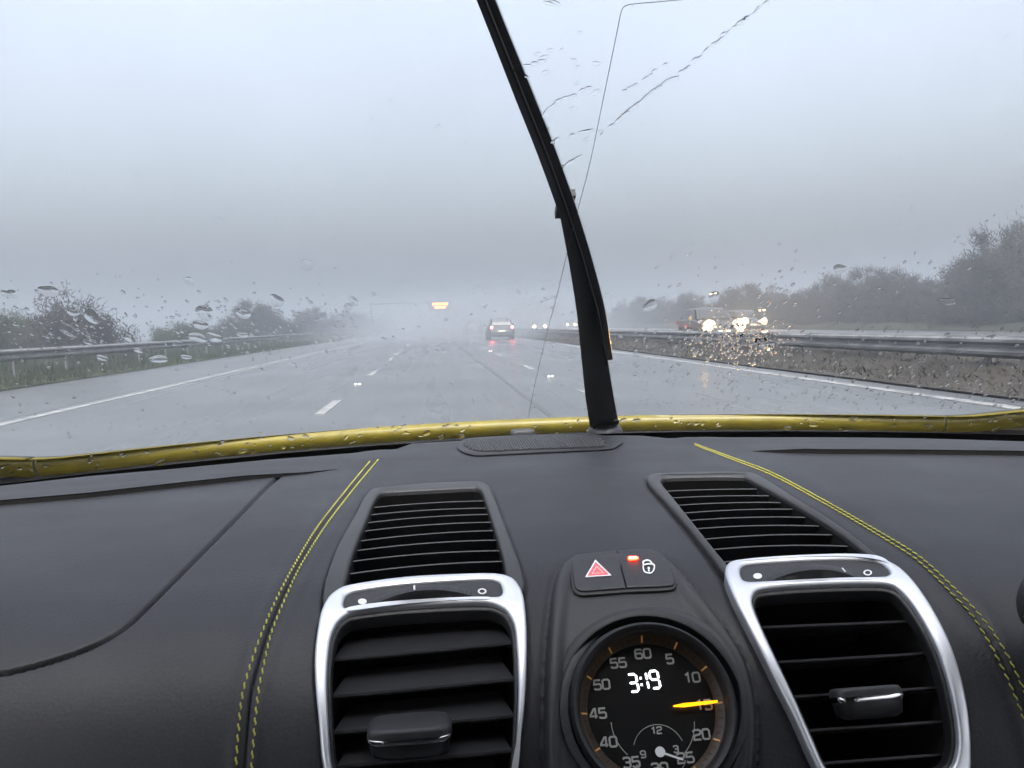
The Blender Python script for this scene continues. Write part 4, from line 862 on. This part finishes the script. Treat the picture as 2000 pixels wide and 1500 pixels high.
# ------------------------------------------------------------------ edge of the instrument hood at the right
b = MB(); hc = np.array(CAM + np.array([0.0, 0, 0])); dxh, dzh = rays(2114., 1192.); hc = CAM + 0.415 * np.array([dxh, 1, dzh])
ang = np.linspace(0, 2 * math.pi, 48, endpoint=False)
Ls = [[tuple(hc + np.array([0.0258 * k * math.cos(t) + max(0, math.cos(t)) * 0.16, y, 0.024 * k * math.sin(t)])) for t in ang] for k, y in ((0.2, -0.012), (0.85, -0.010), (1.0, 0.0), (1.0, 0.010), (0.9, 0.018), (0.6, 0.022))]
b.loops(Ls, True, True, True); hood = b.build('instrument_hood', M['black'], None, 60); tag(hood, 'edge of the black instrument hood with yellow stitches at the right', 'instrument hood')
for k in range(3):
    t = math.pi - 0.18 + 0.30 * k; p = hc + np.array([0.0262 * math.cos(t), 0.004, 0.0245 * math.sin(t)])
    o = bpy.data.objects.new('stitch', stitch_me); COL.objects.link(o); o.parent = hood
    Rm = np.stack([np.array([0.6, -0.5, 0.2]) * 0.006, np.array([0.2, 0.2, 0.9]) * 0.003, np.array([-0.7, -0.6, 0.1]) * 0.003], 1); mw = Matrix(Rm.tolist()).to_4x4(); mw.translation = Vector(p); o.matrix_basis = mw

# ------------------------------------------------------------------ bonnet and wings outside
def Yc(X): return 1.225 - 0.165 * (np.minimum(np.abs(X), 0.85) / 0.52) ** 2
body = empty('yellow_bodywork', (0, 1.4, 0.75)); tag(body, 'wet yellow bonnet and front wings of the car just beyond the windscreen', 'car bonnet')
def skin(name, x0, x1, nx):
    xs_ = np.linspace(x0, x1, nx); Ls = []
    for dy, dz in ((-0.002, -0.0240), (-0.008, -0.018), (-0.0118, -0.012), (-0.0128, -0.0065), (-0.0100, -0.0022), (-0.004, -0.0002), (0.0, 0.0), (0.015, -0.0018), (0.05, -0.0085), (0.2, -0.045), (0.5, -0.12), (0.9, -0.26), (1.2, -0.42), (1.3, -0.55)):
        row = []
        for x in xs_:
            w = float(smoothstep((abs(x) - 0.525) / 0.10)) * 0.013
            row.append((x, float(Yc(x)) + dy + (0 if dy < 0 else -0.1 * x * x), CAM[2] - 0.1325 + dz + w * (1.0 if dy > -0.02 else 0.7)))
        Ls.append(row)
    b = MB(); b.loops(Ls, False); return b.build(name, M['yellow'], body, 180)
skin('bonnet', -0.553, 0.525, 80); skin('front_wing', -0.95, -0.5555, 24); skin('front_wing', 0.5265, 0.95, 24)
b = MB(); xs_ = np.linspace(-0.8, 0.8, 60)
b.loops([[(x, float(Yc(x)) + 0.002, CAM[2] - 0.150) for x in xs_], [(x, float(Yc(x)) - 0.010, CAM[2] - 0.1570) for x in xs_], [(x, float(Yc(x)) - 0.045, CAM[2] - 0.185) for x in xs_], [(x, float(Yg(x)) - 0.16, CAM[2] - 0.190) for x in xs_]], False); b.build('scuttle_panel', M['black'], body)
# water beads lying on the paint
# ------------------------------------------------------------------ windscreen
gm = bpy.data.materials.new('windscreen_glass'); gm.use_nodes = True; t = gm.node_tree; t.nodes.clear()
tr_ = t.nodes.new('ShaderNodeBsdfTransparent'); tr_.inputs[0].default_value = (0.93, 0.95, 0.96, 1); gs_ = t.nodes.new('ShaderNodeBsdfGlossy'); gs_.inputs['Roughness'].default_value = 0.03
fr = t.nodes.new('ShaderNodeFresnel'); fr.inputs[0].default_value = 1.35; mx = t.nodes.new('ShaderNodeMixShader'); mo = t.nodes.new('ShaderNodeOutputMaterial')
mk = t.nodes.new('ShaderNodeMath'); mk.operation = 'MULTIPLY'; mk.inputs[1].default_value = 0.5
t.links.new(fr.outputs[0], mk.inputs[0]); t.links.new(mk.outputs[0], mx.inputs[0]); t.links.new(tr_.outputs[0], mx.inputs[1]); t.links.new(gs_.outputs[0], mx.inputs[2]); t.links.new(mx.outputs[0], mo.inputs[0])
ws = empty('windscreen', (0, 1.1, 0.9)); tag(ws, 'raked windscreen with rain drops and water streaks on it', 'windscreen')
b = MB(); xs_ = np.linspace(-0.78, 0.78, 60); vs_ = np.linspace(0.0, 0.80, 30)
b.loops([[(x, float(Yg(x)) - v, CAM[2] + float(zG(x, float(Yg(x)) - v))) for x in xs_] for v in vs_], False); b.build('pane', gm, ws, 180)
b = MB(); b.loops([[(x, float(Yg(x)) - v, CAM[2] + float(zG(x, float(Yg(x)) - v)) - 0.0015) for x in xs_] for v in (-0.01, 0.010)], False); b.build('frit_band', M['void'], ws, 180)
# fine heating / aerial wire in the glass
wl = catmull([(1335, 0), (1280, 5), (1235, 9), (1219, 14), (1213, 26), (1206, 60), (1178, 196), (1150, 330), (1118, 450), (1090, 570), (1066, 660), (1045, 750), (1032, 815)], 5, False)
MB().tube(hitG(wl[:, 0], wl[:, 1], 0.0004), 0.00022, 4).build('aerial_wire', M['wiper'], ws)

water = bpy.data.materials.new('rain_water'); water.use_nodes = True; t = water.node_tree; t.nodes.clear()
rf = t.nodes.new('ShaderNodeBsdfRefraction'); rf.inputs['IOR'].default_value = 1.333; rf.inputs['Roughness'].default_value = 0.0; mo = t.nodes.new('ShaderNodeOutputMaterial'); t.links.new(rf.outputs[0], mo.inputs[0])
def drop(b, px, py, a, c, rot, hgt, n=12, wob=0.12):
    """a flat cap of water on the outer face of the glass"""
    ct, sn = math.cos(rot), math.sin(rot); ph = rnd.uniform(0, 6.28)
    ks = np.array([1.0, 1.0, 0.8, 0.5, 0.2])[:, None]; t_ = np.linspace(0, 2 * math.pi, n, endpoint=False)[None, :]
    w = 1 + wob * np.sin(2 * t_ + ph) + wob * 0.6 * np.sin(3 * t_ + 2 * ph)
    u, v = a * ks * w * np.cos(t_), c * ks * w * np.sin(t_)
    z = np.array([0.0004, 0.0006, 0.0006 + hgt * .36, 0.0006 + hgt * .75, 0.0006 + hgt * .96])[:, None] + 0 * t_
    P = hitG((px + u * ct - v * sn).ravel(), (py + u * sn + v * ct).ravel(), z.ravel()).reshape(5, n, 3)
    b.loops([[tuple(p) for p in l] for l in P], True, True, True)
def water_obj(b, name):
    me = mesh(name, b.v, b.f); bm = bmesh.new(); bm.from_mesh(me); bmesh.ops.recalc_face_normals(bm, faces=bm.faces); bm.to_mesh(me); bm.free()
    return obj(name, me, water, None, 40)
gd = 'rain drops on the windscreen'
# the large drops that can be told apart
BIG = [(95, 570, 20, 11, .3), (135, 645, 22, 13, .4), (180, 620, 17, 12, .5), (142, 612, 11, 7, .3), (175, 668, 13, 7, .2), (400, 612, 20, 13, .3), (475, 614, 14, 10, .4), (540, 588, 14, 12, .6), (690, 590, 10, 9, .5), (392, 636, 14, 9, .2), (386, 660, 20, 9, .15), (418, 660, 16, 10, .3), (474, 655, 11, 6, .2), (253, 662, 12, 7, .4), (310, 702, 19, 8, .1), (364, 698, 11, 5, .1), (270, 685, 10, 5, .2), (12, 575, 12, 6, .2), (1640, 526, 13, 9, -.3), (1850, 590, 18, 7, .1), (1485, 612, 12, 12, -.5), (1500, 668, 22, 14, -.6), (1395, 580, 12, 9, -.4), (1270, 598, 14, 11, -.4), (370, 550, 12, 7, .3), (600, 518, 14, 9, .2), (430, 430, 9, 5, .3), (24, 575, 12, 7, .3), (680, 600, 9, 6, .3), (200, 700, 12, 6, .2)]
for i, (x, y, a, c, r) in enumerate(BIG):
    b = MB(); drop(b, x, y, a, c, r, 0.00020 * rnd.uniform(0.5, 1.3) * min(a, 16) / 10, 16); o = water_obj(b, 'rain_drop')
    wh = ('in front of the lone rounded shrub' if x < 260 and y < 672 else 'over the left grass verge' if x < 1000 and y > 650 else 'in front of the left hedge line' if x < 1000 and y > 560 else 'against the grey sky on the left' if x < 1000 else
          'among the oncoming headlights' if 1350 < x < 1560 else 'in front of the right hand trees' if x > 1560 else 'beside the wiper on the right')
    tag(o, ('large' if a >= 16 else 'medium' if a >= 12 else 'small') + ' flattened rain drop on the glass ' + wh, 'rain drop', gd)
b = MB()
def many(n, fx, fy, size, asp, rot, hk=0.00013):
    for _ in range(n):
        s = size[0] * (size[1] / size[0]) ** (rnd.random() ** 1.7); drop(b, fx(), fy(), s * asp, s, rot + rnd.gauss(0, 0.25), hk * s / 3, 8)
U = rnd.uniform
many(420, lambda: U(0, 700), lambda: rnd.gauss(640, 38), (1.0, 3.2), 1.7, 0.5)
many(110, lambda: U(0, 900), lambda: 860 - 300 * abs(rnd.gauss(0, .5)), (1.0, 3.4), 1.8, 0.4)
many(480, lambda: U(1240, 2000), lambda: 800 - 330 * abs(rnd.gauss(0, .45)), (0.9, 2.8), 2.2, -0.75)
many(160, lambda: U(1230, 2000), lambda: 800 - 300 * rnd.random() ** 1.3, (1.0, 3.0), 2.2, -0.7)
many(520, lambda: rnd.gauss(1442, 50), lambda: rnd.gauss(662, 21), (1.2, 3.4), 1.25, -0.5, 0.00013)
many(45, lambda: U(0, 2000), lambda: U(0, 560), (0.9, 3.0), 1.7, -0.3)
many(80, lambda: U(700, 1250), lambda: U(560, 820), (0.9, 3.0), 1.9, 0.1)
def trail(P, n, s):
    P = resample(P, n)
    for i, (x, y) in enumerate(P):
        if rnd.random() < 0.25: continue
        j = min(i + 1, n - 1); d = P[j] - P[max(j - 1, 0)]; drop(b, x + U(-2, 2), y + U(-3, 3), s * U(1.3, 3.2), s * U(0.6, 1.0), math.atan2(d[1], d[0]) + U(-.35, .35), 0.0004, 10)
trail([(1505, 2), (1440, 50), (1380, 100), (1330, 145), (1280, 175), (1230, 215), (1175, 265)], 46, 4.0)
trail([(1310, 120), (1265, 150), (1220, 178)], 10, 3.5)
trail([(1160, 250), (1130, 265), (1095, 268), (1080, 280)], 9, 4.0)
trail([(1150, 170), (1110, 190), (1080, 208), (1055, 232)], 8, 4.0)
trail([(1128, 310), (1100, 325), (1090, 335)], 5, 4.0)
trail([(1060, 118), (1005, 138), (1025, 150)], 6, 4.0)
trail([(1065, 5), (1085, 8)], 3, 5)
many(14, lambda: U(1000, 1180), lambda: U(60, 340), (2.5, 5.0), 2.0, -0.4)
_yl = lambda x: np.interp(x, [0, 160, 500, 800, 1150, 1600, 2000], [915, 905, 868, 845, 832, 828, 824])
for _ in range(110):
    x = U(0, 2000); s_ = 1.5 * 3.2 ** (rnd.random() ** 1.5); drop(b, x, _yl(x) + U(-14, 18), s_ * U(1.3, 2.6), s_, -0.25 + rnd.gauss(0, 0.3), 0.00030, 10)
wf = water_obj(b, 'rain_spots'); tag(wf, 'fine rain spots and runnels spread over the windscreen', 'rain drops', kind='stuff')

# ------------------------------------------------------------------ wiper standing across the glass
wp = empty('windscreen_wiper', tuple(hitG(1178., 850.))); tag(wp, 'black windscreen wiper raised across the glass in the middle of the view', 'wiper')
def strip(name, pts, widths, z0, z1, m, par, ridge=0.0):
    c = catmull(pts, 6, False); ws_ = np.interp(np.linspace(0, 1, len(c)), np.linspace(0, 1, len(widths)), widths)
    d = np.gradient(c, axis=0); d /= np.linalg.norm(d, axis=1)[:, None]; n_ = np.stack([-d[:, 1], d[:, 0]], 1)
    A = c + n_ * ws_[:, None] / 2; B = c - n_ * ws_[:, None] / 2; A2 = c + n_ * ws_[:, None] * 0.3; B2 = c - n_ * ws_[:, None] * 0.3
    g_ = lambda q, z: hitG(q[:, 0], q[:, 1], z)
    Ls = [g_(A, z0), g_(A, z0 + (z1 - z0) * .6), g_(A2, z1), g_(c, z1 + ridge), g_(B2, z1), g_(B, z0 + (z1 - z0) * .6), g_(B, z0), g_(A, z0)]
    b = MB(); b.loops([[tuple(p) for p in l] for l in Ls], False); n = len(c)
    b.add([Ls[k][0] for k in range(7)], [tuple(range(7))]); b.add([Ls[k][-1] for k in range(7)], [tuple(range(6, -1, -1))])
    return b.build(name, m, par, 50)
BL = [(1186, 716), (1168, 620), (1140, 520), (1108, 420), (1068, 310), (1024, 200), (976, 80), (940, -10), (890, -130)]
blade = strip('blade', BL, [24, 30, 34, 36, 36, 36, 34, 34, 30], 0.007, 0.014, M['wiper'], wp, 0.003)
strip('rubber_lip', BL, [5] * 9, 0.0008, 0.0075, M['rubber'], blade)
arm = strip('arm', [(1182, 862), (1172, 800), (1163, 730), (1150, 640), (1132, 550), (1112, 455), (1104, 420)], [56, 54, 50, 42, 34, 30, 28], 0.020, 0.030, M['wiper'], wp, 0.002)
jc = hitG(1107., 430., 0.0150); MB().box(jc, (0.013, 0.030, 0.006), np.stack([[1, 0, 0], [0, math.cos(-.49), math.sin(-.49)], [0, -math.sin(-.49), math.cos(-.49)]], 1)).build('joint', M['rubber'], wp)
pc = hitG(1182., 866., 0.012); b = MB(); b.loops([[tuple(pc + np.array([r * math.cos(t), r * math.sin(t) * 0.9, z - r * math.sin(t) * 0.0])) for t in np.linspace(0, 2 * math.pi, 24, endpoint=False)] for r, z in ((0.024, -0.05), (0.024, 0.006), (0.018, 0.014), (0.002, 0.016))], True, True, True); b.build('pivot_cap', M['wiper'], wp, 50)

# ------------------------------------------------------------------ the cabin behind and above the camera
cab = empty('car_cabin', (0, 0, 0.3)); tag(cab, 'dark lining of the car cabin around the dashboard', 'car cabin', kind='structure')
zc = CAM[2]
b = MB(); b.loops([[(x, y, z - 0.10 * (x / 0.7) ** 2) for x in np.linspace(-0.62, 0.62, 13)] for y, z in ((0.30, zc + 0.27), (0.15, zc + 0.30), (-0.3, zc + 0.31), (-0.8, zc + 0.22), (-1.1, zc + 0.05), (-1.12, zc - 0.8))], False); b.build('roof_lining', M['lining'], cab, 60)
for s in (-1, 1):
    b = MB(); b.loops([[(s * x, y, z) for y in (0.98, 0.5, 0, -0.6, -1.12)] for x, z in ((0.70, zc - 0.14), (0.66, zc - 0.16), (0.66, zc - 0.8))], False); b.build('door_panel', M['lining'], cab)
    MB().tube([(s * 0.70, 0.86, zc - 0.14), (s * 0.66, 0.55, zc + 0.02), (s * 0.60, 0.30, zc + 0.18)], 0.03, 8).build('windscreen_pillar', M['lining'], cab, 60)
b = MB(); b.loops([[(-0.7, 0.40, zc - 0.30), (0.7, 0.40, zc - 0.30)], [(-0.7, 0.46, zc - 0.55), (0.7, 0.46, zc - 0.55)], [(-0.7, 0.4, zc - 0.8), (0.7, 0.4, zc - 0.8)], [(-0.7, -1.12, zc - 0.8), (0.7, -1.12, zc - 0.8)]], False); b.build('footwell', M['lining'], cab)

# ------------------------------------------------------------------ spray thrown up by the traffic
def spray(X, Y, rx, ry, rz, dens, label):
    m = bpy.data.materials.new('spray_mist'); m.use_nodes = True; t = m.node_tree; t.nodes.clear(); n_ = t.nodes.new; l_ = t.links.new
    v = n_('ShaderNodeVolumePrincipled'); v.inputs['Color'].default_value = (0.38, 0.415, 0.46, 1)
    q = n_('ShaderNodeOutputMaterial'); l_(v.outputs[0], q.inputs['Volume'])
    co = n_('ShaderNodeTexCoord'); le = n_('ShaderNodeVectorMath'); le.operation = 'LENGTH'; l_(co.outputs['Object'], le.inputs[0])
    mp = n_('ShaderNodeMapRange'); mp.interpolation_type = 'SMOOTHSTEP'; mp.inputs[1].default_value = 0.98; mp.inputs[2].default_value = 0.1; mp.inputs[3].default_value = 0.0; mp.inputs[4].default_value = dens
    l_(le.outputs['Value'], mp.inputs[0]); l_(mp.outputs[0], v.inputs['Density'])
    b = MB(); Ls = []
    for th in np.linspace(0.02, math.pi * 0.5, 7):
        Ls.append([(math.sin(th) * math.cos(a), math.sin(th) * math.sin(a), math.cos(th)) for a in np.linspace(0, 2 * math.pi, 20, endpoint=False)])
    b.loops(Ls, True, True, True); me = mesh('spray', b.v, b.f); bm = bmesh.new(); bm.from_mesh(me); bmesh.ops.recalc_face_normals(bm, faces=bm.faces); bm.to_mesh(me); bm.free()
    o = obj('spray', me, m, None, 180); o.location = (X, Y, 0.03); o.scale = (rx, ry, rz); tag(o, label, 'spray', kind='stuff')
spray(4.0, 80, 17.0, 46.0, 5.0, 0.062, 'pale bank of spray hanging over the traffic ahead')
